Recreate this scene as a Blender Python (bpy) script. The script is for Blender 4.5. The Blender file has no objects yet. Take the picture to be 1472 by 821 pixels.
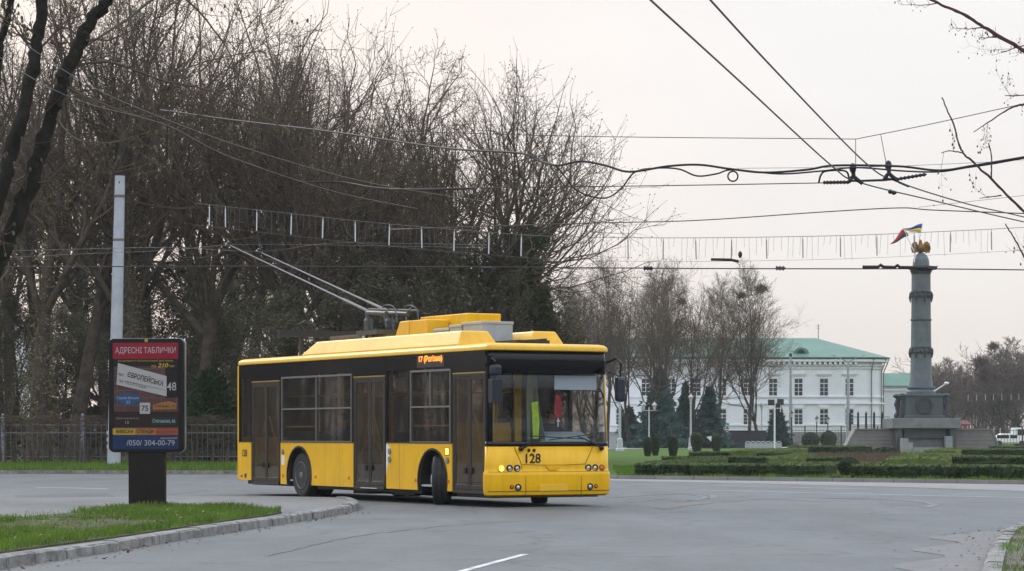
import bpy, bmesh, math, random
from mathutils import Vector, Matrix, Euler
R = math.radians
sc = bpy.context.scene
COL = sc.collection
F, H, HY, CX = 3550.0, 1.35, 625.0, 736.0      # focal length in photo pixels, eye height, horizon row, middle column

def P(px, py, Y):
    """a point seen at a photo position, standing Y metres away"""
    return Vector(((px-CX)/F*Y, Y, H-(py-HY)/F*Y))
def G(px, py, z=0.0):
    """the point of the level ground (or a level z) seen at a photo position"""
    Y = F*(H-z)/(py-HY)
    return Vector(((px-CX)/F*Y, Y, z))
def GX(px, Y, z=0.0):
    return Vector(((px-CX)/F*Y, Y, z))

# ---------------------------------------------------------------- materials
def mat(name, col, rough=.6, metal=0., var=.0, vscale=4., bump=0., bscale=60., spec=.5, coat=0., col2=None, detail=6, emit=0., bdist=.02):
    m = bpy.data.materials.new(name); m.use_nodes = True
    nt = m.node_tree; N = nt.nodes; L = nt.links
    b = N['Principled BSDF']
    b.inputs['Base Color'].default_value = (*col, 1)
    b.inputs['Roughness'].default_value = rough
    b.inputs['Metallic'].default_value = metal
    b.inputs['Specular IOR Level'].default_value = spec
    b.inputs['Coat Weight'].default_value = coat
    b.inputs['Coat Roughness'].default_value = .06
    if emit:
        b.inputs['Emission Color'].default_value = (*col, 1); b.inputs['Emission Strength'].default_value = emit
    if var or col2 or bump:
        tc = N.new('ShaderNodeTexCoord')
    if var or col2:
        n = N.new('ShaderNodeTexNoise'); n.inputs['Scale'].default_value = vscale; n.inputs['Detail'].default_value = detail
        n.inputs['Roughness'].default_value = .65
        L.new(tc.outputs['Object'], n.inputs['Vector'])
        r = N.new('ShaderNodeValToRGB')
        c2 = col2 or tuple(min(1, c*(1+var)) for c in col)
        c1 = col if col2 else tuple(c*(1-var) for c in col)
        r.color_ramp.elements[0].color = (*c1, 1); r.color_ramp.elements[1].color = (*c2, 1)
        r.color_ramp.elements[0].position = .33; r.color_ramp.elements[1].position = .67
        L.new(n.outputs['Fac'], r.inputs['Fac']); L.new(r.outputs['Color'], b.inputs['Base Color'])
    if bump:
        n2 = N.new('ShaderNodeTexNoise'); n2.inputs['Scale'].default_value = bscale; n2.inputs['Detail'].default_value = 5
        L.new(tc.outputs['Object'], n2.inputs['Vector'])
        bp = N.new('ShaderNodeBump'); bp.inputs['Strength'].default_value = bump; bp.inputs['Distance'].default_value = bdist
        L.new(n2.outputs['Fac'], bp.inputs['Height']); L.new(bp.outputs['Normal'], b.inputs['Normal'])
    return m

def glass(name, tint, gl=.9, ior=1.5, rough=.02, refl_veil=None, df=.1):
    m = bpy.data.materials.new(name); m.use_nodes = True
    nt = m.node_tree; N = nt.nodes; L = nt.links
    N.remove(N['Principled BSDF']); out = N['Material Output']
    t = N.new('ShaderNodeBsdfTransparent'); t.inputs['Color'].default_value = (*tint, 1)
    g = N.new('ShaderNodeBsdfGlossy'); g.inputs['Roughness'].default_value = rough; g.inputs['Color'].default_value = (gl, gl, gl, 1)
    lw = N.new('ShaderNodeLayerWeight'); lw.inputs['Blend'].default_value = .5
    pw_ = N.new('ShaderNodeMath'); pw_.operation = 'POWER'; pw_.inputs[1].default_value = 5.; L.new(lw.outputs['Facing'], pw_.inputs[0])
    f = N.new('ShaderNodeMath'); f.operation = 'MULTIPLY_ADD'; f.inputs[1].default_value = .9; f.inputs[2].default_value = .028; L.new(pw_.outputs[0], f.inputs[0])
    x = N.new('ShaderNodeMixShader')
    src = t
    if refl_veil:
        dd = N.new('ShaderNodeBsdfDiffuse'); dd.inputs['Color'].default_value = (*refl_veil, 1); y = N.new('ShaderNodeMixShader'); tcx = N.new('ShaderNodeTexCoord'); nx = N.new('ShaderNodeTexNoise'); nx.inputs['Scale'].default_value = 2.2; nx.inputs['Detail'].default_value = 5; L.new(tcx.outputs['Object'], nx.inputs['Vector'])  # brown diffuse veil painted into the glass, standing for pale tree reflections
        mx_ = N.new('ShaderNodeMath'); mx_.operation = 'MULTIPLY'; mx_.inputs[1].default_value = df*2; L.new(nx.outputs['Fac'], mx_.inputs[0]); L.new(mx_.outputs[0], y.inputs['Fac']); L.new(t.outputs['BSDF'], y.inputs[1]); L.new(dd.outputs['BSDF'], y.inputs[2]); src = None
    L.new(f.outputs[0], x.inputs['Fac']); L.new((t.outputs['BSDF'] if src else y.outputs['Shader']), x.inputs[1]); L.new(g.outputs['BSDF'], x.inputs[2])
    L.new(x.outputs['Shader'], out.inputs['Surface'])
    return m

def leafmat(name, c1, c2, trans=.3):
    m = bpy.data.materials.new(name); m.use_nodes = True
    nt = m.node_tree; N = nt.nodes; L = nt.links; b = N['Principled BSDF']
    b.inputs['Roughness'].default_value = .7; b.inputs['Specular IOR Level'].default_value = .2
    tc = N.new('ShaderNodeTexCoord'); n = N.new('ShaderNodeTexNoise'); n.inputs['Scale'].default_value = 1.3; n.inputs['Detail'].default_value = 8
    n.inputs['Roughness'].default_value = .8
    L.new(tc.outputs['Object'], n.inputs['Vector'])
    r = N.new('ShaderNodeValToRGB'); r.color_ramp.elements[0].color = (*c1, 1); r.color_ramp.elements[1].color = (*c2, 1)
    r.color_ramp.elements[0].position = .35; r.color_ramp.elements[1].position = .65
    L.new(n.outputs['Fac'], r.inputs['Fac']); L.new(r.outputs['Color'], b.inputs['Base Color'])
    if trans:
        tr = N.new('ShaderNodeBsdfTranslucent'); L.new(r.outputs['Color'], tr.inputs['Color'])
        x = N.new('ShaderNodeMixShader'); x.inputs['Fac'].default_value = trans
        L.new(b.outputs['BSDF'], x.inputs[1]); L.new(tr.outputs['BSDF'], x.inputs[2]); L.new(x.outputs['Shader'], N['Material Output'].inputs['Surface'])
    return m

# ---------------------------------------------------------------- mesh builder
class MB:
    def __init__(s): s.v = []; s.f = []; s.m = []; s.mi = 0
    def add(s, vs, fs):
        o = len(s.v); s.v.extend([tuple(v) for v in vs]); s.f.extend([tuple(i+o for i in f) for f in fs]); s.m.extend([s.mi]*len(fs)); return s
    def box(s, x0, x1, y0, y1, z0, z1, M=None):
        vs = [Vector(p) for p in ((x0,y0,z0),(x1,y0,z0),(x1,y1,z0),(x0,y1,z0),(x0,y0,z1),(x1,y0,z1),(x1,y1,z1),(x0,y1,z1))]
        if M: vs = [M @ v for v in vs]
        fl = (0,3,2,1),(4,5,6,7),(0,1,5,4),(1,2,6,5),(2,3,7,6),(3,0,4,7)
        if (x1-x0)*(y1-y0)*(z1-z0) < 0: fl = [tuple(reversed(f)) for f in fl]
        return s.add(vs, fl)
    def hexa(s, b, t):     # frustum: 4 bottom points, 4 top points, counter-clockwise from above
        return s.add(list(b)+list(t), ((0,3,2,1),(4,5,6,7),(0,1,5,4),(1,2,6,5),(2,3,7,6),(3,0,4,7)))
    def bar(s, a, b, w, h=None, up=Vector((0,0,1))):   # rectangular bar from a to b
        a = Vector(a); b = Vector(b); h = h or w; d = (b-a).normalized()
        x = d.cross(up)
        if x.length < 1e-4: x = d.cross(Vector((0,1,0)))
        x.normalize(); y = x.cross(d)
        q = [(-w/2,-h/2),(w/2,-h/2),(w/2,h/2),(-w/2,h/2)]
        vs = [a+x*i+y*j for i,j in q]+[b+x*i+y*j for i,j in q]
        return s.add(vs, ((0,1,2,3),(7,6,5,4),(0,4,5,1),(1,5,6,2),(2,6,7,3),(3,7,4,0)))
    def tube(s, pts, r, n=8, cap=True):
        pts = [Vector(p) for p in pts]; k = len(pts)
        rs = r if isinstance(r, (list, tuple)) else [r]*k
        vs = []; fs = []; ref = None
        for i in range(k):
            d = pts[min(i+1,k-1)]-pts[max(i-1,0)]
            if d.length < 1e-9: d = Vector((0,0,1))
            d.normalize()
            if ref is None: ref = d.orthogonal().normalized()
            x = ref - d*ref.dot(d)
            if x.length < 1e-5: x = d.orthogonal()
            x.normalize(); ref = x; y = d.cross(x)
            for j in range(n):
                a = 2*math.pi*j/n; vs.append(pts[i]+(x*math.cos(a)+y*math.sin(a))*rs[i])
        for i in range(k-1):
            for j in range(n):
                fs.append((i*n+j, i*n+(j+1)%n, (i+1)*n+(j+1)%n, (i+1)*n+j))
        if cap: fs.append(tuple(reversed(range(n)))); fs.append(tuple((k-1)*n+j for j in range(n)))
        return s.add(vs, fs)
    def lathe(s, prof, n=24, M=None, cap=True):   # profile of (radius, height)
        vs = []; fs = []; k = len(prof)
        for r, z in prof:
            for j in range(n):
                a = 2*math.pi*j/n; v = Vector((r*math.cos(a), r*math.sin(a), z)); vs.append(M @ v if M else v)
        for i in range(k-1):
            for j in range(n): fs.append((i*n+j, i*n+(j+1)%n, (i+1)*n+(j+1)%n, (i+1)*n+j))
        if cap: fs.append(tuple(reversed(range(n)))); fs.append(tuple((k-1)*n+j for j in range(n)))
        return s.add(vs, fs)
    def prism(s, poly, d0, d1, fn):     # polygon of (u, v), extruded between d0 and d1; fn(u, v, d) -> point
        n = len(poly); vs = [fn(u,v,d0) for u,v in poly]+[fn(u,v,d1) for u,v in poly]
        fs = [tuple(range(n)), tuple(reversed(range(n,2*n)))]+[(i,n+i,n+(i+1)%n,(i+1)%n) for i in range(n)]
        return s.add(vs, fs)
    def ball(s, c, rx, ry, rz, n=16, k=10, jit=0, rng=random):
        vs = []; fs = []
        for i in range(k+1):
            th = math.pi*i/k
            for j in range(n):
                a = 2*math.pi*j/n; q = 1+rng.uniform(-jit, jit)
                vs.append((c[0]+rx*q*math.sin(th)*math.cos(a), c[1]+ry*q*math.sin(th)*math.sin(a), c[2]-rz*q*math.cos(th)))
        for i in range(k):
            for j in range(n): fs.append((i*n+j, i*n+(j+1)%n, (i+1)*n+(j+1)%n, (i+1)*n+j))
        return s.add(vs, fs)
    def build(s, name, mats, parent=None, smooth=False, bevel=0., fix=True):
        me = bpy.data.meshes.new(name); me.from_pydata(s.v, [], s.f)
        if not isinstance(mats, (list, tuple)): mats = [mats]
        for m in mats: me.materials.append(m)
        if len(mats) > 1: me.polygons.foreach_set('material_index', s.m)
        if fix and len(s.f) < 60000:
            bm = bmesh.new(); bm.from_mesh(me); bmesh.ops.recalc_face_normals(bm, faces=bm.faces); bm.to_mesh(me); bm.free()
        o = bpy.data.objects.new(name, me); COL.objects.link(o)
        if parent: o.parent = parent
        if smooth:
            me.polygons.foreach_set('use_smooth', [True]*len(me.polygons))
            if smooth != 'all':
                try: me.set_sharp_from_angle(angle=R(40))
                except Exception: pass
        if bevel:
            b = o.modifiers.new('bevel', 'BEVEL'); b.width = bevel; b.segments = 2; b.limit_method = 'ANGLE'; b.angle_limit = R(40)
        return o

def tag(o, label=None, cat=None, group=None, kind=None):
    if label: o['label'] = label
    if cat: o['category'] = cat
    if group: o['group'] = group
    if kind: o['kind'] = kind
    return o
def thing(name, label, cat, loc=(0,0,0), rz=0., group=None):
    o = bpy.data.objects.new(name, None); o.empty_display_size = .3; COL.objects.link(o)
    o.location = loc; o.rotation_euler = (0,0,rz)
    return tag(o, label, cat, group)
def kids(o): return list(o.children)
def copy_tree(o, parent=None):
    c = o.copy(); COL.objects.link(c)
    if parent: c.parent = parent
    for ch in kids(o): copy_tree(ch, c)
    return c
def text(name, s, size, m, parent, loc, basis, w=None, align='CENTER', bold=0., shear=0., ext=.001):
    cu = bpy.data.curves.new('lettering', 'FONT'); cu.body = s; cu.size = size; cu.align_x = align; cu.align_y = 'CENTER'
    cu.extrude = ext; cu.offset = bold; cu.shear = shear; cu.resolution_u = 3
    t = bpy.data.objects.new('lettering', cu); COL.objects.link(t)
    bpy.context.view_layer.update()
    me = bpy.data.meshes.new_from_object(t.evaluated_get(bpy.context.evaluated_depsgraph_get()))
    bpy.data.objects.remove(t)
    me.materials.clear(); me.materials.append(m)
    Mx = Matrix.Identity(4)
    if w and len(me.vertices):
        xs = [v.co.x for v in me.vertices]; k = w/max(1e-6, max(xs)-min(xs)); Mx = Matrix.Diagonal((k, 1, 1, 1))
    me.transform(Matrix.Translation(loc) @ basis.to_4x4() @ Mx)
    me.name = name
    o = bpy.data.objects.new(name, me); COL.objects.link(o); o.parent = parent
    return o
B_FRONT = Matrix(((0,0,1),(1,0,0),(0,1,0)))     # lettering that faces +x
B_SIDE = Matrix(((1,0,0),(0,0,-1),(0,1,0)))     # lettering that faces -y
def spline(pts, n=8):
    """smooth curve through points"""
    pts = [Vector(p) for p in pts]; out = []
    q = [pts[0]*2-pts[1]]+pts+[pts[-1]*2-pts[-2]]
    for i in range(1, len(q)-2):
        a, b, c, d = q[i-1:i+3]
        for k in range(n):
            t = k/n; out.append(.5*((2*b)+(c-a)*t+(2*a-5*b+4*c-d)*t*t+(3*b-a-3*c+d)*t**3))
    return out+[pts[-1]]

YEL = mat('yellow bus paint', (.86,.48,.002), .35, var=.05, vscale=1.2, coat=.15, spec=.3)
YELB = mat('yellow roof paint', (.80,.46,.015), .4, var=.08, vscale=1.5, coat=.1)
def streaks(m, lo=.80):
    nt = m.node_tree; b = nt.nodes['Principled BSDF']; src = b.inputs['Base Color'].links[0].from_socket
    tc = nt.nodes.new('ShaderNodeTexCoord'); mp = nt.nodes.new('ShaderNodeMapping'); mp.inputs['Scale'].default_value = (5., 5., .55); nt.links.new(tc.outputs['Object'], mp.inputs['Vector'])
    n = nt.nodes.new('ShaderNodeTexNoise'); n.inputs['Scale'].default_value = 1.6; n.inputs['Detail'].default_value = 8; n.inputs['Roughness'].default_value = .7; nt.links.new(mp.outputs['Vector'], n.inputs['Vector'])
    r = nt.nodes.new('ShaderNodeValToRGB'); r.color_ramp.elements[0].position = .36; r.color_ramp.elements[1].position = .56; r.color_ramp.elements[0].color = (lo*1.02, lo*.97, lo, 1); r.color_ramp.elements[1].color = (1,1,1,1); nt.links.new(n.outputs['Fac'], r.inputs['Fac'])
    x = nt.nodes.new('ShaderNodeMix'); x.data_type = 'RGBA'; x.blend_type = 'MULTIPLY'; x.inputs['Factor'].default_value = 1.; nt.links.new(src, x.inputs[6]); nt.links.new(r.outputs['Color'], x.inputs[7]); nt.links.new(x.outputs[2], b.inputs['Base Color'])
streaks(YEL, .88); streaks(YELB, .90)
BLK = mat('black glossy panel', (.008,.008,.010), .10, spec=.28)
RUB = mat('black rubber', (.012,.012,.012), .6, var=.3, vscale=8)
TYR = mat('tyre rubber', (.018,.018,.018), .75, var=.35, vscale=10)
DKM = mat('dark steel', (.03,.03,.032), .5, .3)
BRZ = mat('bronze door metal', (.046,.038,.031), .4, .2, spec=.3)
FRM = mat('grey aluminium frame', (.22,.21,.20), .35, .5)
STL = mat('galvanised steel', (.17,.175,.18), .5, .4, var=.2, vscale=6)
GRB = mat('grey equipment housing', (.36,.39,.41), .5, var=.12, vscale=5)
WHT = mat('white plastic', (.75,.75,.74), .4)
RIMM = mat('rim paint', (.026,.025,.024), .6, .2, var=.3, vscale=9)
TINT = glass('tinted side glass', (.66,.64,.62), refl_veil=(.25,.23,.20), df=.07)
DTINT = glass('brown door glass', (.58,.55,.51), refl_veil=(.25,.20,.15), df=.16)
CLEAR = glass('windscreen glass', (.90,.92,.91), .8)
AMB = mat('amber lens', (.7,.16,.01), .25)
RED = mat('red lens', (.5,.015,.01), .25)
LED = mat('orange led', (1.,.25,.02), .5, emit=2.2)
LIT = mat('lit amber lamp', (1.,.55,.08), .4, emit=3.)
LENS = mat('headlamp lens', (.55,.57,.6), .08, .6)
SEAM = mat('panel seam', (.16,.09,.01), .6)
INT = mat('interior grey', (.50,.49,.48), .6)
SEAT = mat('seat fabric', (.05,.06,.10), .8)
RAIL = mat('yellow handrail', (.75,.45,.03), .35)
# ================================================================= trolleybus
X0, Y0 = (705-CX)/F*(H*F/105), H*F/105
ANG = R(-60.8)
bus = thing('trolleybus', 'yellow trolleybus with black window band turning in the road, roof poles raised', 'trolleybus', (X0, Y0, 0), ANG)
W = 2.62
BM = Matrix.Translation((X0, Y0, 0)) @ Matrix.Rotation(ANG, 4, 'Z')
def bp(s, t, z): return Vector((-s, t, z))          # metres behind the front, metres from the door side, height
def bw(s, t, z): return BM @ bp(s, t, z)

def front_path(off=0., n=9):
    """outline of the nose seen from above, door side first"""
    r = .17; pts = []
    for i in range(n):
        a = math.pi/2*i/(n-1); pts.append(Vector((-r-.03+(r+off)*math.sin(a), r-(r+off)*math.cos(a))))
    for i in range(1, 12):
        t = r+(W-2*r)*i/12; u = 2*t/W-1; pts.append(Vector((-.03+off+.07*(1-u*u)-.07*(1-(2*r/W-1)**2), t)))
    for i in range(n):
        a = math.pi/2*(1-i/(n-1)); pts.append(Vector((-r-.03+(r+off)*math.sin(a), W-r+(r+off)*math.cos(a))))
    return pts
def nose(levels, m, name, a=0, b=None, parent=None, smooth=True):
    """skin over the nose: levels are (z, outward offset)"""
    mb = MB(); rows = []
    for z, o in levels:
        p = front_path(o)[a:b]; rows.append([(q.x, q.y, z) for q in p])
    n = len(rows[0]); vs = [v for r in rows for v in r]
    fs = [(i*n+j, i*n+j+1, (i+1)*n+j+1, (i+1)*n+j) for i in range(len(rows)-1) for j in range(n-1)]
    mb.add(vs, fs)
    o = mb.build(name, m, parent or bus, smooth=smooth)
    sol = o.modifiers.new('shell', 'SOLIDIFY'); sol.thickness = .03; sol.offset = 0
    return o
def xf(t, off=0.):
    p = front_path(off)
    for i in range(len(p)-1):
        if p[i].y <= t <= p[i+1].y+1e-6:
            k = (t-p[i].y)/max(1e-6, p[i+1].y-p[i].y); return p[i].x+(p[i+1].x-p[i].x)*k
    return -.03
NP = len(front_path())
nose([(.21,-.05),(.24,.015),(.30,.03),(.50,.035),(.575,.035),(.582,.018),(.59,.036),(.63,.034),(.66,.012),(.74,.002),(1.13,-.004)], YEL, 'front_panel')
nose([(1.13,-.003),(1.22,-.01)], BLK, 'windscreen_surround')
ws = nose([(1.22,-.012),(1.7,-.02),(2.2,-.035),(2.49,-.045)], CLEAR, 'windscreen', 5, NP-5)
nose([(1.22,-.0115),(2.49,-.0445)], BLK, 'windscreen_pillar', 0, 6)
nose([(1.22,-.0115),(2.49,-.0445)], YEL, 'windscreen_pillar', NP-6, NP-2)
nose([(1.22,-.0115),(2.49,-.0445)], BLK, 'windscreen_pillar', NP-3, None)
nose([(2.49,-.045),(2.75,-.055),(2.94,-.06)], BLK, 'destination_box')
# roof skin
def outline(ins):
    f = [(q.x, q.y) for q in front_path(-ins)]
    r = .12; rear = []
    for i in range(6):
        a = math.pi/2*i/5; rear.append((-12+r-(r-ins)*math.sin(a), W-r+(r-ins)*math.cos(a)))
    for i in range(6):
        a = math.pi/2*(1-i/5); rear.append((-12+r-(r-ins)*math.sin(a), r-(r-ins)*math.cos(a)))
    return f+rear
mb = MB(); lv = [(.02,2.915),(-.005,2.93),(-.005,2.985),(.015,3.015),(.07,3.045),(.16,3.06)]
rows = [outline(i) for i, z in lv]; n = len(rows[0])
mb.add([(x,y,z) for (i,z), r in zip(lv, rows) for x,y in r], [(i*n+j, i*n+(j+1)%n, (i+1)*n+(j+1)%n, (i+1)*n+j) for i in range(len(lv)-1) for j in range(n)]+[tuple((len(lv)-1)*n+j for j in range(n)), tuple(reversed(range(n)))])
mb.build('roof', YELB, bus, smooth=True)

def side_poly(name, poly, m, t0=0., t1=.04, bevel=0., parent=None):
    mb = MB(); mb.prism(poly, t0, t1, lambda u, v, d: (-u, d, v)); return mb.build(name, m, parent or bus, bevel=bevel)
def arch(sc_, r, zc, zb, n=14):
    a0 = math.asin((zb-zc)/r)
    return [(sc_+r*math.cos(a0+(math.pi-2*a0)*i/n), zc+r*math.sin(a0+(math.pi-2*a0)*i/n)) for i in range(n+1)]
SB, ST = .27, 1.185
RW, FW = 8.57, 2.33
for side in (0, 1):
    t0, t1 = (0., .04) if not side else (W-.04, W)
    ra = arch(RW, .62, .46, SB); fa = arch(FW, .60, .46, SB)
    if not side:
        side_poly('side_panel', [(11.19,SB+.06),(11.88,SB+.06),(11.88,ST),(11.19,ST)], YEL, t0, t1, .006)
        side_poly('side_panel', [(5.88,SB),(RW-.62,SB)]+list(reversed(ra))[1:-1]+[(RW+.62,SB),(9.56,SB),(9.56,ST),(5.88,ST)], YEL, t0, t1, .006)
        side_poly('side_panel', [(1.53,SB),(FW-.6,SB)]+list(reversed(fa))[1:-1]+[(FW+.6,SB),(4.35,SB),(4.35,ST),(1.53,ST)], YEL, t0, t1, .006)
    else:
        side_poly('side_panel', [(.2,SB),(FW-.6,SB)]+list(reversed(fa))[1:-1]+[(FW+.6,SB),(RW-.62,SB)]+list(reversed(ra))[1:-1]+[(RW+.62,SB),(11.88,SB),(11.88,ST),(.2,ST)], YEL, t0, t1, .006)
    for c, r in ((RW,.62),(FW,.60)):       # arch lip and liner
        mb = MB(); a = arch(c, r+.035, .46, SB+.002); b = arch(c, r-.004, .46, SB+.002)
        y0 = -.012 if not side else W-.03
        mb.prism(a+list(reversed(b)), y0, y0+.042, lambda u, v, d: (-u, d, v)); mb.build('arch_lip', RUB, bus)
        mb = MB(); a = arch(c, r+.02, .46, SB); b = arch(c, r-.006, .46, SB)
        y0, y1 = (.045, .75) if not side else (W-.75, W-.045)
        mb.prism(a+list(reversed(b)), y0, y1, lambda u, v, d: (-u, d, v)); mb.box(-c-r, -c+r, (y1 if not side else y0-.02), (y1+.02 if not side else y0), .3, 1.08)
        mb.build('wheel_arch', RUB, bus)
# rear corner posts and tail
for y0, y1, nm in ((.0,.13,'rear_post'),(W-.13,W,'rear_post')):
    mb = MB(); mb.box(-12,-11.885,y0+.001,y1-.001,.34,2.915); mb.build(nm, YEL, bus, bevel=.04)
mb = MB(); mb.box(-11.99,-11.93,.13,W-.13,.34,1.3); mb.build('tail_panel', YEL, bus)
mb = MB(); mb.box(-11.985,-11.94,.13,W-.13,1.3,2.915); mb.build('rear_window', BLK, bus)
for z in (.62,.82,1.02):
    mb = MB(); mb.lathe([(.05,0),(.05,.03)], 12, Matrix.Translation((-12.005,.08,z)) @ Matrix.Rotation(-math.pi/2, 4, 'Y')); mb.build('tail_lamp', RED, bus)
# undertray and floor
mb = MB(); mb.box(-11.8,-.3,.3,W-.3,.22,.34); mb.box(-7.9,-3.0,.12,W-.12,.2,.33); mb.box(-7.0,-3.4,.9,W-.2,.12,.22); mb.box(-11.7,-9.3,.15,W-.15,.24,.36); mb.box(-1.6,-.25,.15,W-.15,.17,.30)
mb.box(-6.6,-5.9,.35,1.1,.13,.2); mb.box(-4.4,-3.6,.25,.9,.15,.2)
mb.build('undercarriage', RUB, bus)
mb = MB(); mb.box(-11.9,-.25,.06,W-.06,.345,.38); mb.build('floor', INT, bus)
mb = MB(); mb.box(-11.9,-1.2,.06,W-.06,2.86,2.90); mb.build('ceiling', INT, bus)
# black panels above the windows, both sides; pillars
for t0, t1 in ((0.,.04),(W-.04,W)):
    mb = MB()
    if t0 == 0.:
        for a, b, zz in ((.19,1.49,2.524),(4.40,5.84,2.544),(9.60,11.13,2.544)): mb = MB(); mb.box(-b,-a,t0+.004,t1,zz,2.619); mb.build('door_header', BLK, bus)
    cuts = [.2,1.51,3.34,4.36,5.87,7.7,9.57,11.18,11.885]
    for a, b in zip(cuts, cuts[1:]):
        mb = MB(); mb.box(-b+.004,-a-.004,t0,t1,2.62,2.914); mb.build('fascia_panel', BLK, bus)
def pane(s0, s1, z0, z1, t=.02, m=TINT, parent=None, name='window'):
    mb = MB(); mb.box(-s1,-s0,t-.004,t+.004,z0,z1); return mb.build(name, m, parent or bus)
def pillar(s0, s1, z0=ST, z1=2.62, t0=0., t1=.05, m=None):
    mb = MB(); mb.box(-s1,-s0,t0,t1,z0,z1); return mb.build('window_pillar', m or BLK, bus)
for s0, s1 in ((9.50,9.575),(11.13,11.20),(11.82,11.885),(5.84,5.93),(4.30,4.39),(3.28,3.37),(1.49,1.55)): pillar(s0, s1)
pillar(.13,.19,.3,2.62)
pane(11.20,11.82,1.19,2.62)
# a framed window with a sliding upper row
def framed(s0, s1, z0, z1, zm, mids, low_mids, m=FRM):
    w = pane(s0, s1, z0, z1)
    mb = MB(); a, b = -.014, .045; e = .032
    mb.box(-s1,-s1+e,a,b,z0,z1); mb.box(-s0-e,-s0,a,b,z0,z1); mb.box(-s1+e,-s0-e,a,b,z0,z0+e*.6); mb.box(-s1+e,-s0-e,a,b,z1-e*1.3,z1)
    mb.box(-s1+e,-s0-e,a+.002,b,zm-e*.5,zm+e*.5)
    for q in mids: mb.box(-q-e*.5,-q+e*.5,a+.004,b,zm+e*.5,z1-e*1.3)
    for q in low_mids: mb.box(-q-e*.5,-q+e*.5,a+.004,b,z0+e*.6,zm-e*.5)
    mb.build('window_frame', m, w)
    return w
framed(5.94, 9.49, 1.20, 2.61, 1.905, [7.69], [7.69])
pane(3.38, 4.29, 1.19, 2.61)
framed(1.57, 3.27, 1.20, 2.61, 1.89, [2.42], [])
for a, b in ((-3.22,-1.62),(-9.4,-7.8)): mb = MB(); mb.box(a,b,.055,.08,1.51,1.54); mb.build('window_rail', RAIL, bus)
# far side windows
pane(.25, 11.82, 1.19, 2.62, W-.02)
for s in (1.5,3.3,5.0,6.7,8.4,10.1,11.84): pillar(s-.05, s+.05, ST, 2.62, W-.05, W)
# side destination display
mb = MB(); mb.box(-2.98,-1.84,-.006,.02,2.655,2.885); dd = mb.build('destination_display', mat('display screen', (.035,.03,.026), .3), bus)
text('display_text', '17 (Рогізна)', .15, LED, dd, (-2.41,-.010,2.815), B_SIDE, w=.98, bold=.004)
# doors
def door(s0, s1, z0, z1, lab):
    mid = (s0+s1)/2
    mb = MB(); a, b = -.004, .05
    mb.box(-s1,-s1+.035,a,b,z0,z1); mb.box(-s0-.035,-s0,a,b,z0,z1); mb.box(-s1+.035,-s0-.035,a,b,z1-.05,z1); mb.box(-s1+.035,-s0-.035,a-.006,b,z0-.05,z0+.02)
    mb.build('door_frame', BRZ, bus)
    mb = MB(); mb.box(-s1,-s0,-.012,.03,z1+.001,z1+.022); mb.build('door_trim', mat('gold door trim', (.45,.30,.06), .4, .3), bus)
    for q0, q1, hs in ((s0+.04, mid-.006, 1), (mid+.006, s1-.04, 0)):
        d = MB(); a, b = .004, .036; e = .055
        d.box(-q1,-q1+e,a,b,z0+.025,z1-.055); d.box(-q0-e,-q0,a,b,z0+.025,z1-.055)
        d.box(-q1+e,-q0-e,a,b,z1-.055-e,z1-.055); d.box(-q1+e,-q0-e,a,b,z0+.025,z0+.025+e*1.5)
        do = d.build('door', BRZ, bus, bevel=.006)
        pane(q0+e, q1-e, z0+.025+e*1.5, z1-.055-e, .02, DTINT, do, 'door_glass')
        g = MB(); hsx = (q1-e-.10) if hs else (q0+e+.02)
        g.box(-hsx-.09,-hsx,-.02,.01,.62,.74); g.build('door_handle', BLK, do, bevel=.01)
        g = MB(); s_a, s_b = (q1-.10, q0+.13) if hs else (q0+.10, q1-.13)
        g.tube([(-s_a,.05,1.75),(-(s_a*.45+s_b*.55),.065,1.22),(-s_b,.05,.72)], .022, 8)
        g.tube([(-s_a,.05,1.3),(-s_b,.055,.95)], .015, 6)
        g.build('handrail', RAIL, do)
door(9.60, 11.13, .30, 2.52, 'rear'); door(4.40, 5.84, .30, 2.52, 'mid'); door(.19, 1.48, .30, 2.50, 'front')
mb = MB(); mb.box(-5.5,-4.75,-.016,.0,.262,.276); mb.build('step_edge', mat('white step edge', (.7,.7,.68), .5), bus)
mb = MB()
for s_ in (7.25,6.55,3.75): mb.box(-s_-.004,-s_+.004,-.0015,.002,SB+.01,ST-.01)
mb.build('panel_seam', SEAM, bus)
for a, b in ((1.53,4.35),(5.88,9.56),(11.19,11.88)): mb = MB(); mb.box(-b,-a,-.006,.004,ST-.006,ST+.018); mb.build('rubber_strip', RUB, bus)
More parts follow.
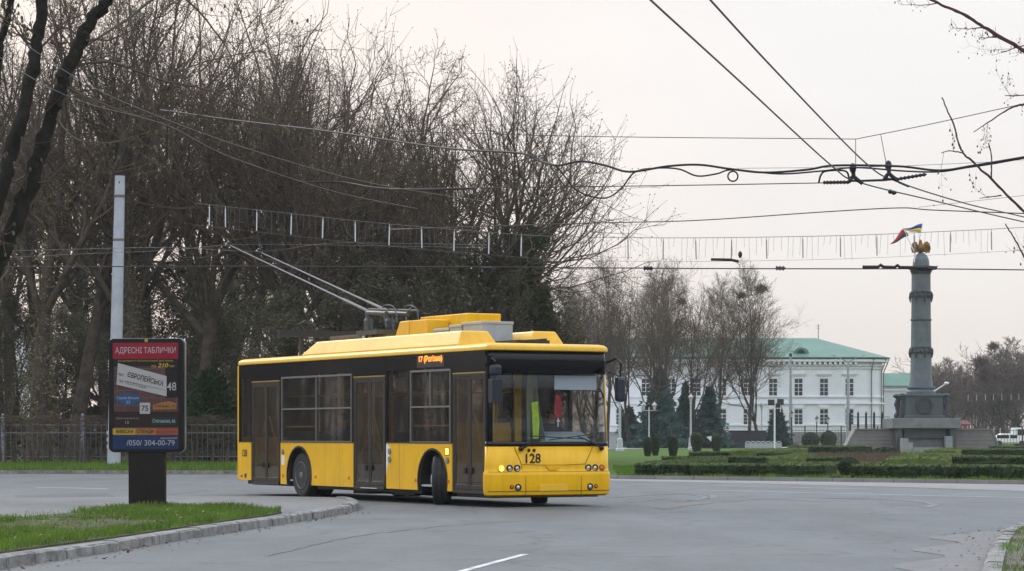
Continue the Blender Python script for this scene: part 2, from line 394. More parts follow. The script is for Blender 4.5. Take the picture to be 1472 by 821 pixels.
# wheels
def wheel(s, t, steer, dual, inner=1):
    w = MB(); hw = .15 if dual else .17
    prof = [(.27,-hw+.02),(.36,-hw),(.45,-hw+.01),(.478,-hw+.04),(.482,-hw*.3),(.478,-hw*.25),(.482,-hw*.2),(.482,hw*.2),(.478,hw*.25),(.482,hw*.3),(.478,hw-.04),(.45,hw-.01),(.36,hw),(.27,hw-.02)]
    w.lathe(prof, 40)
    if dual: w.lathe([(r, z+.34*inner) for r, z in prof], 40)
    o = w.build('wheel', TYR, bus, smooth=True)
    o.matrix_local = Matrix.Translation((-s, t, .48)) @ Matrix.Rotation(steer, 4, 'Z') @ Matrix.Rotation(-math.pi/2 if inner > 0 else math.pi/2, 4, 'X')
    # the axis now points across the bus, rim faces outward at negative local z
    q = MB(); z0 = -.13
    if dual: q.lathe([(.285,-.14),(.27,-.13),(.255,-.06),(.20,.0),(.13,.02),(.12,-.05),(.06,-.06)], 28)
    else:
        q.lathe([(.285,-.14),(.27,-.145),(.25,-.10),(.21,-.115),(.15,-.155),(.12,-.165),(.115,-.20),(.07,-.215),(.03,-.22)], 28)
        for k in range(10):
            a = 2*math.pi*k/10; q.lathe([(.018,-.17),(.018,-.12)], 6, Matrix.Translation((.185*math.cos(a), .185*math.sin(a), 0)))
    if dual:
        hb = MB(); hb.lathe([(.10,-.05),(.10,-.12),(.06,-.15),(.02,-.15)], 16)
        for k in range(10): a = 2*math.pi*k/10; hb.lathe([(.016,-.02),(.016,.01)], 6, Matrix.Translation((.165*math.cos(a), .165*math.sin(a), -.02)))
        hb.lathe([(.292,-.135),(.296,-.15),(.280,-.152),(.272,-.135)], 28, cap=False); hb.build('hub', mat('worn steel hub', (.16,.155,.15), .5, .4, var=.4, vscale=9), o, smooth=True)
    q.build('rim', RIMM if dual else mat('silver rim', (.42,.42,.43), .4, .4, var=.3, vscale=9), o, smooth=True)
wheel(RW, .19, 0, True, 1); wheel(RW, W-.19, 0, True, -1)
wheel(FW, .21, R(-32), False, 1); wheel(FW, W-.24, R(-32), False, -1)
# lamps on the nose
def lamp(t, z, r, m, name='headlight', off=.0):
    x = xf(t)+off+.018; Mx = Matrix.Translation((x, t, z)) @ Matrix.Rotation(math.pi/2, 4, 'Y')
    mb = MB(); mb.lathe([(r+.014,-.02),(r+.014,.008),(r+.006,.014),(r-.004,.006)], 20, Mx, cap=False); o = mb.build(name, BLK if m is not LIT else YEL, bus, smooth=True)
    mb = MB(); q = r*.66 if m is LENS else r; mb.lathe([(q,-.02),(q,.008),(q*.7,.016),(q*.2,.02)], 20, Mx); mb.build('lens', m, o, smooth=True)
    if m is LENS: mb = MB(); mb.lathe([(r,-.02),(r,.004)], 20, Mx); mb.build('reflector', DKM, o)
lamp(.23,.725,.054,LIT,'turn_signal',.008); lamp(.40,.725,.054,LENS); lamp(.555,.725,.054,LENS)
lamp(2.10,.725,.054,LENS); lamp(2.255,.725,.054,LENS); lamp(2.41,.725,.046,AMB,'turn_signal',.002)
lamp(.56,.37,.054,LENS,'fog_lamp',.03); lamp(2.12,.37,.052,LENS,'fog_lamp',.03); lamp(.43,.38,.026,AMB,'marker_lamp',.03); lamp(2.25,.38,.026,AMB,'marker_lamp',.03)
for t, z in ((.80,1.06),(.91,1.06)): lamp(t, z, .017, mat('dark red knob', (.08,.01,.01), .4), 'knob', .0)
BLKP = mat('black painted number', (.01,.01,.01), .5)
text('fleet_number', '128', .25, BLKP, bus, (xf(.87)+.022,.87,.90), B_FRONT, w=.32, bold=.004, ext=.003)
text('fleet_number', '128', .22, BLKP, bus, (-11.55,-.004,.93), B_SIDE, w=.26, bold=.003, ext=.002)
mb = MB(); mb.box(xf(1.3)+.045,xf(1.3)+.058,1.0,1.62,.30,.42); mb.build('number_plate', mat('blank plate', (.80,.47,.03), .45), bus, bevel=.004)
mb = MB(); mb.prism([(1.22,.68),(1.40,.68),(1.47,.77),(1.15,.77)], xf(1.3)+.0, xf(1.3)+.04, lambda u, v, d: (d, u, v)); mb.build('emblem', YEL, bus, bevel=.01)

mb = MB()
for seq in ([(.50,1.12),(.63,.84),(.67,.66)],[(2.20,1.12),(2.05,.84),(2.01,.66)],[(.72,.57),(.72,.23)],[(1.92,.57),(1.92,.23)]):
    mb.tube([(xf(t)+(.050 if z < .6 else .018), t, z) for t, z in seq], .006, 5)
mb.build('panel_seam', SEAM, bus)
mb = MB()
for i in range(10):
    t0 = .66+i*.137; mb.tube([(xf(t0)+.019,t0,.80-.018*math.sin(math.pi*i/10)),(xf(t0+.137)+.019,t0+.137,.80-.018*math.sin(math.pi*(i+1)/10))], .006, 4)
mb.build('panel_seam', SEAM, bus)
for zz, oo in ((.582,.034),(.655,.028),(.30,.046)):
    mb = MB(); mb.tube([(q.x, q.y, zz) for q in front_path(oo)[3:-3]], .008, 5, cap=False); mb.build('panel_seam', SEAM, bus)
# wipers
for seq, bl in (([(.63,1.09),(.95,1.24),(1.06,1.30)], [(.80,1.33),(1.95,1.27)]), ([(2.40,1.10),(2.0,1.27),(1.85,1.31)], [(1.2,1.25),(2.35,1.38)])):
    mb = MB(); mb.tube([(xf(t)+.05,t,z) for t, z in seq], [.022,.016,.012], 6)
    mb.tube([(xf(t)+.045,t,z) for t, z in bl], .010, 5); mb.ball((xf(seq[0][0])+.03,seq[0][0],seq[0][1]),.05,.05,.05)
    mb.build('wiper', BLK, bus)
# mirrors
MIR = mat('blue black mirror housing', (.012,.018,.028), .35)
def mirror(side):
    mb = MB()
    if side == 0:
        mb.tube([(-.10,.02,2.72),(.12,-.08,2.78),(.24,-.03,2.70),(.24,-.03,2.45)], .022, 8)
        mb.box(.0,.16,-.16,-.05,2.66,2.80)
        o = mb.build('mirror_arm', BLK, bus)
        mb = MB(); mb.box(.16,.30,-.13,.09,2.44,2.64); mb.build('mirror', MIR, o, bevel=.05)
        mb = MB(); mb.box(.15,.31,-.13,.09,1.94,2.37); mb.tube([(.24,-.03,2.45),(.24,-.03,2.30)], .02); mb.build('mirror', MIR, o, bevel=.06)
    else:
        mb.tube([(-.15,W-.02,2.72),(.02,W+.10,2.80),(.12,W+.14,2.70),(.12,W+.12,2.40)], .022, 8)
        mb.tube([(-.12,W-.0,2.55),(.02,W+.08,2.50),(.12,W+.12,2.42)], .016, 8)
        o = mb.build('mirror_arm', BLK, bus)
        mb = MB(); mb.box(.04,.20,W+.02,W+.22,1.97,2.45); mb.build('mirror', MIR, o, bevel=.06)
mirror(0); mirror(1)
# side markers, indicator, badges on the door side
def dot(name, s, z, w, h, m, y=-.008):
    mb = MB(); mb.box(-s-w/2,-s+w/2,y,.01,z-h/2,z+h/2); return mb.build(name, m, bus, bevel=.006)
for s in (9.42, 7.72, 6.08, 3.05, 1.66): dot('side_marker', s, .46, .09, .07, AMB)
dot('side_indicator', 1.72, 1.03, .12, .12, LIT); dot('indicator_base', 1.72, 1.03, .19, .17, AMB, -.004)
for s, z in ((1.70,.86),(4.18,1.02),(4.18,.86),(9.42,.98)):
    mb = MB(); mb.lathe([(.06,-.006),(.06,.02),(.04,.024)], 16, Matrix.Translation((-s,0,z)) @ Matrix.Rotation(math.pi/2, 4, 'X')); mb.build('valve_cap', mat('grey cap', (.2,.19,.17), .5), bus)
dot('badge', 9.42, .80, .16, .22, WHT, -.003); dot('tail_emblem', 11.5, .43, .12, .10, BLKP, -.003); dot('tail_marker', 11.72, .42, .10, .05, RED)
mb = MB(); mb.prism([(4.345,1.18),(4.18,1.10),(4.24,.85),(4.345,.55)], -.002, .0, lambda u, v, d: (-u, d, v)); mb.build('white_patch', WHT, bus)
# roof: long fairings
def fairing(s0, s1, t0, t1, z0, z1):
    mb = MB(); b = [bp(s1,t0,z0),bp(s0,t0,z0),bp(s0,t1,z0),bp(s1,t1,z0)]; t = [bp(s1-.55,t0+.14,z1),bp(s0+.12,t0+.14,z1),bp(s0+.12,t1-.17,z1),bp(s1-.55,t1-.17,z1)]
    mb.hexa(b, t); return mb.build('roof_fairing', YELB, bus, bevel=.03)
fairing(1.45, 8.75, .10, .98, 3.05, 3.34); fairing(1.45, 8.75, 1.68, 2.48, 3.05, 3.36)
mb = MB(); mb.hexa([bp(6.1,.95,3.06),bp(5.3,.95,3.06),bp(5.3,1.9,3.06),bp(6.1,1.9,3.06)], [bp(5.75,1.0,3.70),bp(5.3,1.0,3.70),bp(5.3,1.85,3.70),bp(5.75,1.85,3.70)]); mb.build('pole_cowl', YELB, bus, bevel=.03)
mb = MB(); mb.box(-5.29,-4.5,1.0,1.50,3.32,3.695); mb.build('equipment_box', YELB, bus, bevel=.02)
mb = MB(); mb.box(-5.29,-4.15,.98,1.6,3.06,3.32); mb.build('equipment_base', mat('brown grille', (.10,.06,.04), .7, var=.3, vscale=20), bus)
mb = MB(); mb.box(-5.85,-3.75,1.53,2.3,3.30,3.80); mb.build('equipment_box', YEL, bus, bevel=.02)
for a, b, t0, t1, z0, z1 in ((3.45,4.1,.95,1.5,3.14,3.47),(2.93,3.42,.95,1.5,3.18,3.52),(2.1,2.9,.97,1.65,3.16,3.55)):
    mb = MB(); mb.box(-b,-a,t0,t1,z0,z1); mb.box(-b-.012,-a+.012,t0-.015,t1+.015,z1-.05,z1+.01); mb.build('equipment_box', GRB, bus, bevel=.012)
mb = MB(); mb.box(-2.3,-.75,1.0,1.7,3.07,3.15)
for s in (.8,1.3,1.9): mb.bar(bp(s,1.05,3.10), bp(s,1.65,3.16), .06)
mb.build('roof_rack', DKM, bus)
mb = MB(); mb.box(-1.9,-1.1,1.1,1.6,3.065,3.13); mb.build('roof_hatch', DKM, bus, bevel=.01)
mb = MB(); mb.box(-9.15,-7.6,1.0,1.8,3.08,3.50)
for k in range(12): mb.box(-9.1+.125*k,-9.02+.125*k,.985,1.0,3.2,3.46)
mb.build('resistor_box', mat('brown grille box', (.14,.11,.085), .7, var=.2, vscale=15), bus)
mb = MB(); mb.box(-7.5,-6.35,.98,1.6,3.08,3.46); mb.build('equipment_box', GRB, bus, bevel=.015)
mb = MB(); mb.box(-11.3,-10.8,1.2,1.5,3.05,3.22); mb.build('roof_vent', GRB, bus, bevel=.02)
# pole rest across the tail of the roof
mb = MB(); mb.box(-10.05,-9.95,.15,W-.3,3.52,3.66); mb.bar(bp(10,.7,3.05), bp(10,.7,3.53), .08); mb.bar(bp(10,2.0,3.05), bp(10,2.0,3.53), .08)
mb.tube([bp(10,.75,3.66),bp(10,.66,3.8),bp(10,.78,3.87),bp(10,.92,3.8),bp(10,.94,3.66)], .025, 6); mb.build('pole_rest', DKM, bus)
# trolley pole bases
mb = MB(); mb.box(-7.3,-6.3,.75,1.5,3.45,3.55)
for q in (.82,1.32):
    for s in (6.5,7.1): mb.bar(bp(s,q,3.06), bp(6.8,q,3.8), .05)
    mb.lathe([(.10,0),(.10,.2),(.07,.26),(.07,.36)], 14, Matrix.Translation(bp(6.85,q,3.55)))
    mb.tube([bp(6.9,q,3.92), bp(6.0,q,3.86)], .055, 10); mb.tube([bp(6.6,q-.1,3.98), bp(5.7,q-.1,3.93)], .022, 8); mb.tube([bp(6.6,q+.1,3.98), bp(5.7,q+.1,3.93)], .022, 8)
    mb.tube(spline([bp(6.3,q,3.7),bp(6.15,q,4.0),bp(5.9,q,4.04),bp(5.6,q,3.95),bp(5.5,q,3.66)],5), .015, 6)
    mb.tube(spline([bp(7.0,q+.1,3.5),bp(6.7,q+.22,4.0),bp(6.3,q+.15,3.6)],5), .018, 6)
mb.build('pole_base', mat('grey pole base', (.075,.08,.085), .5, .4, var=.3, vscale=8), bus)
inv = BM.inverted()
TIPS = [P(331,353,57.2), P(375,363,57.4)]
for q, tip in zip((.82,1.32), TIPS):
    a = bp(6.85,q,3.95); b = inv @ tip; mb = MB(); d = b-a
    mb.tube([a, a+d*.16, a+d*.17, b], [.036,.033,.022,.014], 8)
    o = mb.build('trolley_pole', STL, bus, smooth=True)
    mb = MB(); mb.tube([b, b+Vector((-.25,0,.05))], .03, 6); mb.ball(b+Vector((-.1,0,.06)),.07,.04,.05); mb.build('collector_head', DKM, o)
# interior
mb = MB(); mb.box(-.75,-.22,.25,W-.18,.80,1.14); mb.hexa([(-.72,1.35,1.14),(-.25,1.35,1.14),(-.25,2.40,1.14),(-.72,2.40,1.14)], [(-.70,1.45,1.30),(-.42,1.45,1.24),(-.42,2.32,1.24),(-.70,2.32,1.30)])
mb.build('dashboard', mat('grey dashboard', (.10,.12,.13), .55), bus, bevel=.02)
mb = MB(); mb.hexa([(-.70,1.15,1.15),(-.27,1.15,1.15),(-.27,2.42,1.15),(-.70,2.42,1.15)], [(-.66,1.5,1.42),(-.5,1.5,1.36),(-.5,2.34,1.36),(-.66,2.34,1.42)]); mb.build('dashboard_hood', mat('pale blue grey dash hood', (.30,.36,.40), .5), bus, bevel=.03)
mb = MB(); mb.box(-1.72,-1.68,.10,1.36,.45,1.58); mb.box(-1.62,-1.56,1.40,1.54,.4,2.7); mb.box(-2.9,-2.86,1.35,W-.1,.4,1.5); mb.build('partition', RAIL, bus)
mb = MB(); mb.box(-2.0,-1.95,1.56,W-.08,.4,2.84); mb.build('cab_wall', mat('dark cab wall', (.02,.02,.022), .7), bus)
mb = MB()
for s, t in ((1.64,.95),(1.58,.12),(3.4,.55),(4.4,.9),(5.9,.9),(7.4,.5),(9.5,.9),(3.4,2.0),(6.2,2.0),(9.0,2.0)): mb.tube([bp(s,t,.38),bp(s,t,2.86)], .024 if s > 1.7 else .04, 8)
mb.tube([bp(1.7,.6,2.2),bp(11,.6,2.2)], .018, 6); mb.tube([bp(2.2,1.9,2.2),bp(11,1.9,2.2)], .018, 6)
mb.build('grab_pole', RAIL, bus)
for s in (3.0,3.9,6.6,7.4,8.3,9.1,10.2,11.0):
    for t in ((.15,.62),(1.95,2.42)):
        if t[0] < 1 and s in (3.9,10.2,11.0): continue
        mb = MB(); mb.box(-s-.45,-s,t[0],t[1],.78,.86); mb.box(-s-.5,-s-.43,t[0],t[1],.8,1.42); mb.box(-s-.3,-s-.1,t[0]+.1,t[1]-.1,.38,.78); mb.build('seat', SEAT, bus, bevel=.03)
mb = MB(); mb.box(-1.62,-1.52,1.85,2.33,.9,1.70); mb.box(-1.57,-1.12,1.85,2.33,.82,.95); mb.box(-1.47,-1.22,1.95,2.23,.38,.82); mb.build('driver_seat', SEAT, bus, bevel=.04)
mb = MB()
Ms = Matrix.Translation((-.82,2.08,1.27)) @ Matrix.Rotation(R(-25), 4, 'Y')
mb.tube([Ms @ Vector((.23*math.cos(a),.23*math.sin(a),0)) for a in [2*math.pi*i/24 for i in range(25)]], .016, 6, cap=False)
mb.bar(Ms @ Vector((-.22,0,0)), Ms @ Vector((.22,0,0)), .03); mb.tube([Ms @ Vector((0,0,0)), (-.62,2.08,1.0)], .03, 8); mb.build('steering_wheel', BLK, bus)
mb = MB(); mb.box(-.20,-.185,1.48,2.40,2.20,2.47); mb.build('sun_visor', mat('pale sun visor', (.55,.62,.74), .5), bus)
mb = MB(); mb.box(-.32,-.30,.95,1.02,1.2,2.5)
for k in range(6): mb.tube(spline([(-.36,1.02+.03*k,2.48),(-.38,1.05+.035*k,2.0),(-.36,1.09+.045*k,1.5),(-.38,1.12+.05*k,1.22)],4), .018, 5)
mb.build('curtain', mat('olive cab curtain', (.13,.14,.09), .9), bus)
# ================================================================= people in the bus
def person(label, Mw, J, cloth, trousers, skinc, hair, group=None):
    """one skinned body from joints; J gives the joints in the bus frame"""
    me = bpy.data.meshes.new('person'); V = []; E = []; RA = []
    def v(p, r): V.append(Vector(p)); RA.append(r); return len(V)-1
    def chain(start, pts):
        a = start
        for p, r in pts: b = v(p, r); E.append((a, b)); a = b
        return a
    pel = v(J['hip'], .15)
    ch = chain(pel, [(J['waist'], .14), (J['chest'], .17), (J['neckb'], .09)])
    chest = 2
    nk = chain(ch, [(J['neck'], .058), (J['chin'], .075), (J['head'], .098), (J['crown'], .075)])
    for sd in ('l', 'r'):
        h = chain(chest, [(J['sh'+sd], .085), (J['el'+sd], .055), (J['wr'+sd], .036)])
        d = (Vector(J['wr'+sd])-Vector(J['el'+sd])).normalized(); sdv = d.cross(Vector((0,0,1))).normalized(); up = Vector((0,0,1))
        pm = chain(h, [(Vector(J['wr'+sd])+d*.07, .038)])
        for k, L in enumerate((.07,.085,.09,.08)):
            b = V[pm]+sdv*(k-1.5)*.022; chain(pm, [(b+d*.03, .011), (b+d*(.03+L*.5)-up*.01, .010), (b+d*(.02+L*.75)-up*.04, .008)])
        chain(h, [(V[h]+d*.04+up*.03, .013), (V[h]+d*.09+up*.035, .010)])
        chain(pel, [(J['hp'+sd], .105), (J['kn'+sd], .07), (J['an'+sd], .045), (J['to'+sd], .04)])
    me.from_pydata([tuple(p) for p in V], E, [])
    o = bpy.data.objects.new('person', me); COL.objects.link(o)
    m = o.modifiers.new('s', 'SKIN'); m.use_smooth_shade = True
    sv = me.skin_vertices[0].data
    for i, r in enumerate(RA): sv[i].radius = (r, r)
    sv[0].use_root = True
    o.modifiers.new('u', 'SUBSURF').levels = 1
    bpy.context.view_layer.update()
    me2 = bpy.data.meshes.new_from_object(o.evaluated_get(bpy.context.evaluated_depsgraph_get()))
    bpy.data.objects.remove(o); me2.name = 'person'
    for q in (cloth, trousers, skinc): me2.materials.append(q)
    nz = Vector(J['neck']).z-.03; hz = Vector(J['hip']).z+.04
    for p in me2.polygons:
        c = p.center; k = 0
        if c.z > nz: k = 2
        elif min((c-Vector(J['wrl'])).length, (c-Vector(J['wrr'])).length) < .17 and min((c-Vector(J['ell'])).length, (c-Vector(J['elr'])).length) > .2: k = 2
        elif c.z < hz and (c-Vector(J['hip'])).length > .16: k = 1
        p.material_index = k; p.use_smooth = True
    o = bpy.data.objects.new('person', me2); COL.objects.link(o); o.matrix_world = Mw
    tag(o, label, 'person', group)
    hd = Vector(J['head']); fw = Vector(J['face'])-hd; fw.normalize(); rt = fw.cross(Vector((0,0,1)))
    mb = MB(); mb.ball(hd-fw*.02+Vector((0,0,.05)), .112, .105, .10, 14, 8); mb.ball(hd-fw*.06, .085, .095, .12, 14, 8); mb.build('hair', hair, o, smooth=True)
    mb = MB()
    for q in (-1, 1): mb.ball(hd+fw*.093+rt*q*.035+Vector((0,0,.01)), .012, .012, .008, 8, 6)
    mb.build('eyes', BLK, o)
    mb = MB(); mb.tube([hd+fw*.09+Vector((0,0,.015)), hd+fw*.118-Vector((0,0,.03)), hd+fw*.09-Vector((0,0,.04))], [.010,.017,.012], 6); mb.tube([hd+fw*.088-rt*.025-Vector((0,0,.07)), hd+fw*.095-Vector((0,0,.072)), hd+fw*.088+rt*.025-Vector((0,0,.07))], .008, 5)
    for q in (-1, 1): mb.ball(hd+rt*q*.10-fw*.01, .018, .012, .03, 8, 6)
    mb.build('face', skinc, o, smooth=True)
    return o
SKIN = mat('skin', (.42,.24,.17), .55); HAIR = mat('dark hair', (.025,.018,.012), .7)
JK = mat('dark jacket', (.02,.02,.026), .85); TR = mat('dark trousers', (.025,.027,.035), .85); BLC = mat('blue jacket', (.10,.17,.32), .85); MAR = mat('maroon coat', (.09,.02,.025), .85)
def seated(x, y, z, fx=1, reach=None):
    """joints of a person on a seat whose top is at (x, y, z)"""
    J = dict(hip=(x,y,z+.12), waist=(x-.02*fx,y,z+.28), chest=(x-.03*fx,y,z+.46), neckb=(x-.02*fx,y,z+.60), neck=(x,y,z+.66), chin=(x+.035*fx,y,z+.73), head=(x+.02*fx,y,z+.80), crown=(x+.01*fx,y,z+.88), face=(x+1*fx,y,z+.78))
    for s, q in (('l',.18),('r',-.18)):
        J['sh'+s] = (x-.02*fx,y+q*1.05,z+.54); J['hp'+s] = (x+.02*fx,y+q*.55,z+.10); J['kn'+s] = (x+.43*fx,y+q*.65,z+.12); J['an'+s] = (x+.42*fx,y+q*.65,z-.30); J['to'+s] = (x+.57*fx,y+q*.7,z-.36)
        if reach: J['el'+s] = (x+.14*fx,y+q*1.5,z+.30); J['wr'+s] = (reach[0],reach[1]+q*1.1,reach[2])
        else: J['el'+s] = (x+.04*fx,y+q*1.4,z+.27); J['wr'+s] = (x+.26*fx,y+q*.7,z+.22)
    return J
person('driver in dark clothes seated behind the big windscreen holding the steering wheel', BM, seated(-1.34,2.08,.95,1,(-1.0,2.08,1.33)), JK, TR, SKIN, HAIR)
person('passenger in a blue jacket seated by the double side window', BM, seated(-7.15,.39,.86), BLC, TR, SKIN, HAIR)
person('passenger in a maroon coat seated by the forward side window', BM, seated(-3.25,.39,.86), MAR, TR, SKIN, HAIR)
def in_bus(o): o.matrix_world = BM; return o
mb = MB(); mb.prism([(1.52,2.1),(1.62,2.1),(1.66,1.75),(1.57,1.62),(1.48,1.75)], -.22, -.21, lambda u, v, d: (d, u, v)); mb.tube([(-.215,1.57,2.1),(-.2,1.57,2.49)], .005, 4)
pn = in_bus(mb.build('pennant', mat('red pennant', (.36,.02,.04), .7))); tag(pn, 'small red pennant with a white cross hanging inside the windscreen', 'pennant')
mb = MB(); mb.box(-.212,-.206,1.56,1.58,1.50,1.66); mb.box(-.212,-.206,1.53,1.61,1.60,1.62); mb.build('cross', WHT, pn)
mb = MB(); mb.prism([(1.03,1.95),(1.16,1.98),(1.20,1.6),(1.18,1.28),(1.06,1.28),(1.05,1.6)], -.30, -.27, lambda u, v, d: (d, u, v))
tag(in_bus(mb.build('safety_vest', mat('lime vest', (.42,.60,.03), .7, var=.25, vscale=12))), 'lime green safety vest hanging beside the cab curtain', 'vest')

# ================================================================= poster stand
SY = 41.8; sx = (212-CX)/F*SY
SA = R(-5)
stand = thing('advertising_stand', 'black poster stand lit panel on one thick leg at the grass edge', 'poster stand', (sx, SY, .12), SA)
pz0, pz1 = P(0,650,SY).z-.12, P(0,487,SY).z-.12; pw = 1.29
def rrect(w, z0, z1, r, n=6):
    o = []
    for cx, cz, a0 in ((w/2-r,z0+r,-90),(w/2-r,z1-r,0),(-w/2+r,z1-r,90),(-w/2+r,z0+r,180)):
        for i in range(n+1): a = R(a0+90*i/n); o.append((cx+r*math.cos(a), cz+r*math.sin(a)))
    return o
ADB = mat('black stand paint', (.008,.008,.008), .4, var=.2, vscale=3, spec=.2)
mb = MB(); mb.box(-.31,.31,-.08,.08,-.05,pz0+.03); mb.box(-.33,.33,-.10,.10,-.05,.02); mb.build('leg', mat('dark brown stand leg', (.010,.008,.007), .5, var=.25, vscale=5, spec=.2), stand, bevel=.012)
fn = lambda u, v, d: (u, d, v)
mb = MB(); mb.prism(rrect(pw,pz0,pz1,.09), -.10, .09, fn); mb.build('case', ADB, stand, bevel=.012)
mb = MB(); mb.prism(rrect(pw+.012,pz0-.006,pz1+.006,.095), -.02, .08, fn); mb.build('side_trim', mat('grey side trim', (.20,.22,.23), .35, .4), stand, bevel=.01)
S = (pz1-pz0)/163.
def sq(px, py): return ((px-212)*S*1.0, pz0+(650-py)*S)   # poster layout in photo units -> stand metres
def flat(name, pts, m, d, th=.003, parent=stand):
    mb = MB(); mb.prism([sq(*p) for p in pts], -.100-d-th, -.0995-d, fn); return mb.build(name, m, parent)
def rect(name, x0, y0, x1, y1, m, d, parent=stand): return flat(name, [(x0,y1),(x1,y1),(x1,y0),(x0,y0)], m, d, parent=parent)
brick = bpy.data.materials.new('poster brick print'); brick.use_nodes = True
nt = brick.node_tree; b = nt.nodes['Principled BSDF']; b.inputs['Roughness'].default_value = .35
tc = nt.nodes.new('ShaderNodeTexCoord'); mp = nt.nodes.new('ShaderNodeMapping'); bt = nt.nodes.new('ShaderNodeTexBrick')
mp.inputs['Rotation'].default_value = (R(90), R(8), 0)
bt.inputs['Scale'].default_value = 3.4; bt.inputs['Color1'].default_value = (.07,.02,.019,1); bt.inputs['Color2'].default_value = (.042,.014,.014,1); bt.inputs['Mortar'].default_value = (.085,.06,.055,1); bt.inputs['Mortar Size'].default_value = .016
bt.inputs['Brick Width'].default_value = .85; bt.inputs['Row Height'].default_value = .42
nt.links.new(tc.outputs['Object'], mp.inputs['Vector']); nt.links.new(mp.outputs['Vector'], bt.inputs['Vector']); nt.links.new(bt.outputs['Color'], b.inputs['Base Color'])
def pm(n, c, **k): return mat(n, tuple(q*.62 for q in c), .4, spec=.2, **k)
rect('poster', 165, 493, 259, 645, brick, 0)
PW = pm('print white', (.55,.54,.53)); PDK = pm('print dark', (.02,.018,.02)); PY = pm('print yellow', (.62,.42,.06)); PBL = pm('print blue', (.018,.045,.13))
rect('poster_band', 163.5, 493.5, 258.5, 516, pm('print red', (.38,.018,.045)), .004)
rect('poster_shade', 165, 516, 259, 527, pm('print brown black', (.03,.022,.022)), .004); rect('poster_shade', 240, 527, 259, 572, PDK, .004); rect('poster_shade', 165, 592, 259, 614, pm('print brown black', (.035,.022,.02)), .004)
flat('poster_sign', [(169,553),(242,570),(242,541),(171,522)], PW, .006)
flat('poster_sign', [(168,576),(180,581),(186,584),(192,581),(204,577),(204,569),(194,567),(186,564),(178,567),(168,569)], pm('print light blue', (.03,.11,.26)), .006)
rect('poster_sign', 203, 579, 218, 595, PW, .006)
flat('poster_sign', [(222,589),(256,588),(256,580),(247,577),(238,578),(222,582)], pm('print orange', (.42,.19,.06)), .006)
rect('poster_sign', 220, 600, 256, 611, pm('print green', (.02,.055,.05)), .007)
rect('poster_strip', 163.5, 616, 196, 625, PY, .004); rect('poster_strip', 196, 616, 226, 625, pm('print orange', (.5,.22,.06)), .004); rect('poster_strip', 226, 616, 258.5, 625, pm('print coral', (.45,.10,.05)), .004)
rect('poster_band', 163.5, 626, 258.5, 645.5, PBL, .004)
rect('stand_badge', 210, 487.6, 214.5, 492, PY, .002)
def ptext(s, x, y, h, m, w, rot=0., d=.010, bold=.0, sh=0.):
    u, v = sq(x, y); Bm = (Matrix.Rotation(rot, 3, 'Y') @ B_SIDE)
    text('poster_text', s, h*S*1.38, m, stand, (u, -.100-d, v), Bm, w=w*S, bold=bold, shear=sh)
ptext('АДРЕСНІ ТАБЛИЧКИ', 211.5, 504.5, 8.6, PW, 88, bold=.001)
ptext('за наявності безкоштовної доставки', 211, 519, 2.6, PY, 80); ptext('від', 223, 526.5, 3.5, PY, 7, sh=.2); ptext('210', 236.5, 525.8, 6, PY, 15.5, bold=.003, sh=.2); ptext('грн', 249, 526.5, 3.5, PY, 8, sh=.2)
ptext('ЄВРОПЕЙСЬКА', 211, 545.5, 7.2, PDK, 54, rot=R(15), bold=.002); ptext('вул.', 176, 538.5, 4.2, PDK, 8, rot=R(15)); ptext('м. ПОЛТАВА', 193, 553, 3.6, pm('print grey', (.12,.12,.12)), 40, rot=R(14))
mb = MB(); a = sq(171,545.5); c = sq(240,561); mb.bar((a[0],-.1065-.003,a[1]), (c[0],-.1065-.003,c[1]), .004); mb.build('poster_rule', PDK, stand)
ptext('48', 249.5, 556.5, 12, PW, 13.5, bold=.001)
ptext('Героїв Вільних', 186, 572.5, 3.6, PW, 32); ptext('22', 186, 578.5, 4, PW, 6)
ptext('75', 210.5, 587.5, 8, PBL, 10, bold=.002); ptext('Соборна, 14', 239, 584, 4, PDK, 30); ptext('Степанова, 66', 238, 605.5, 5, PW, 33)
ptext('Шевченківська', 185, 601.5, 3.4, pm('print pale', (.3,.26,.22)), 33); ptext('12', 184, 607.5, 3.6, PW, 5)
ptext('ВИВІСКИ', 181, 620.5, 5, PDK, 25, bold=.001); ptext('СТЕНДИ', 211, 620.5, 5, PDK, 24, bold=.001); ptext('наклейки', 242, 620.5, 4, pm('print grey', (.2,.1,.1)), 27)
ptext('/050/ 304-00-79', 219, 637, 8, PW, 70); ptext('замовляй', 245, 630, 2.8, PW, 24)

# ================================================================= ground and roads
def noise_ramp(nt, vec, scale, c0, c1, p0, p1, detail=8, rough=.6):
    n = nt.nodes.new('ShaderNodeTexNoise'); n.inputs['Scale'].default_value = scale; n.inputs['Detail'].default_value = detail; n.inputs['Roughness'].default_value = rough
    nt.links.new(vec, n.inputs['Vector']); r = nt.nodes.new('ShaderNodeValToRGB')
    r.color_ramp.elements[0].position = p0; r.color_ramp.elements[1].position = p1; r.color_ramp.elements[0].color = (*c0, 1); r.color_ramp.elements[1].color = (*c1, 1)
    nt.links.new(n.outputs['Fac'], r.inputs['Fac']); return r.outputs['Color'], n.outputs['Fac']
def mixc(nt, a, b, fac, mode='MULTIPLY'):
    x = nt.nodes.new('ShaderNodeMix'); x.data_type = 'RGBA'; x.blend_type = mode
    if isinstance(fac, float): x.inputs['Factor'].default_value = fac
    else: nt.links.new(fac, x.inputs['Factor'])
    for sck, q in ((6, a), (7, b)):
        if isinstance(q, tuple): x.inputs[sck].default_value = (*q, 1)
        else: nt.links.new(q, x.inputs[sck])
    return x.outputs[2]
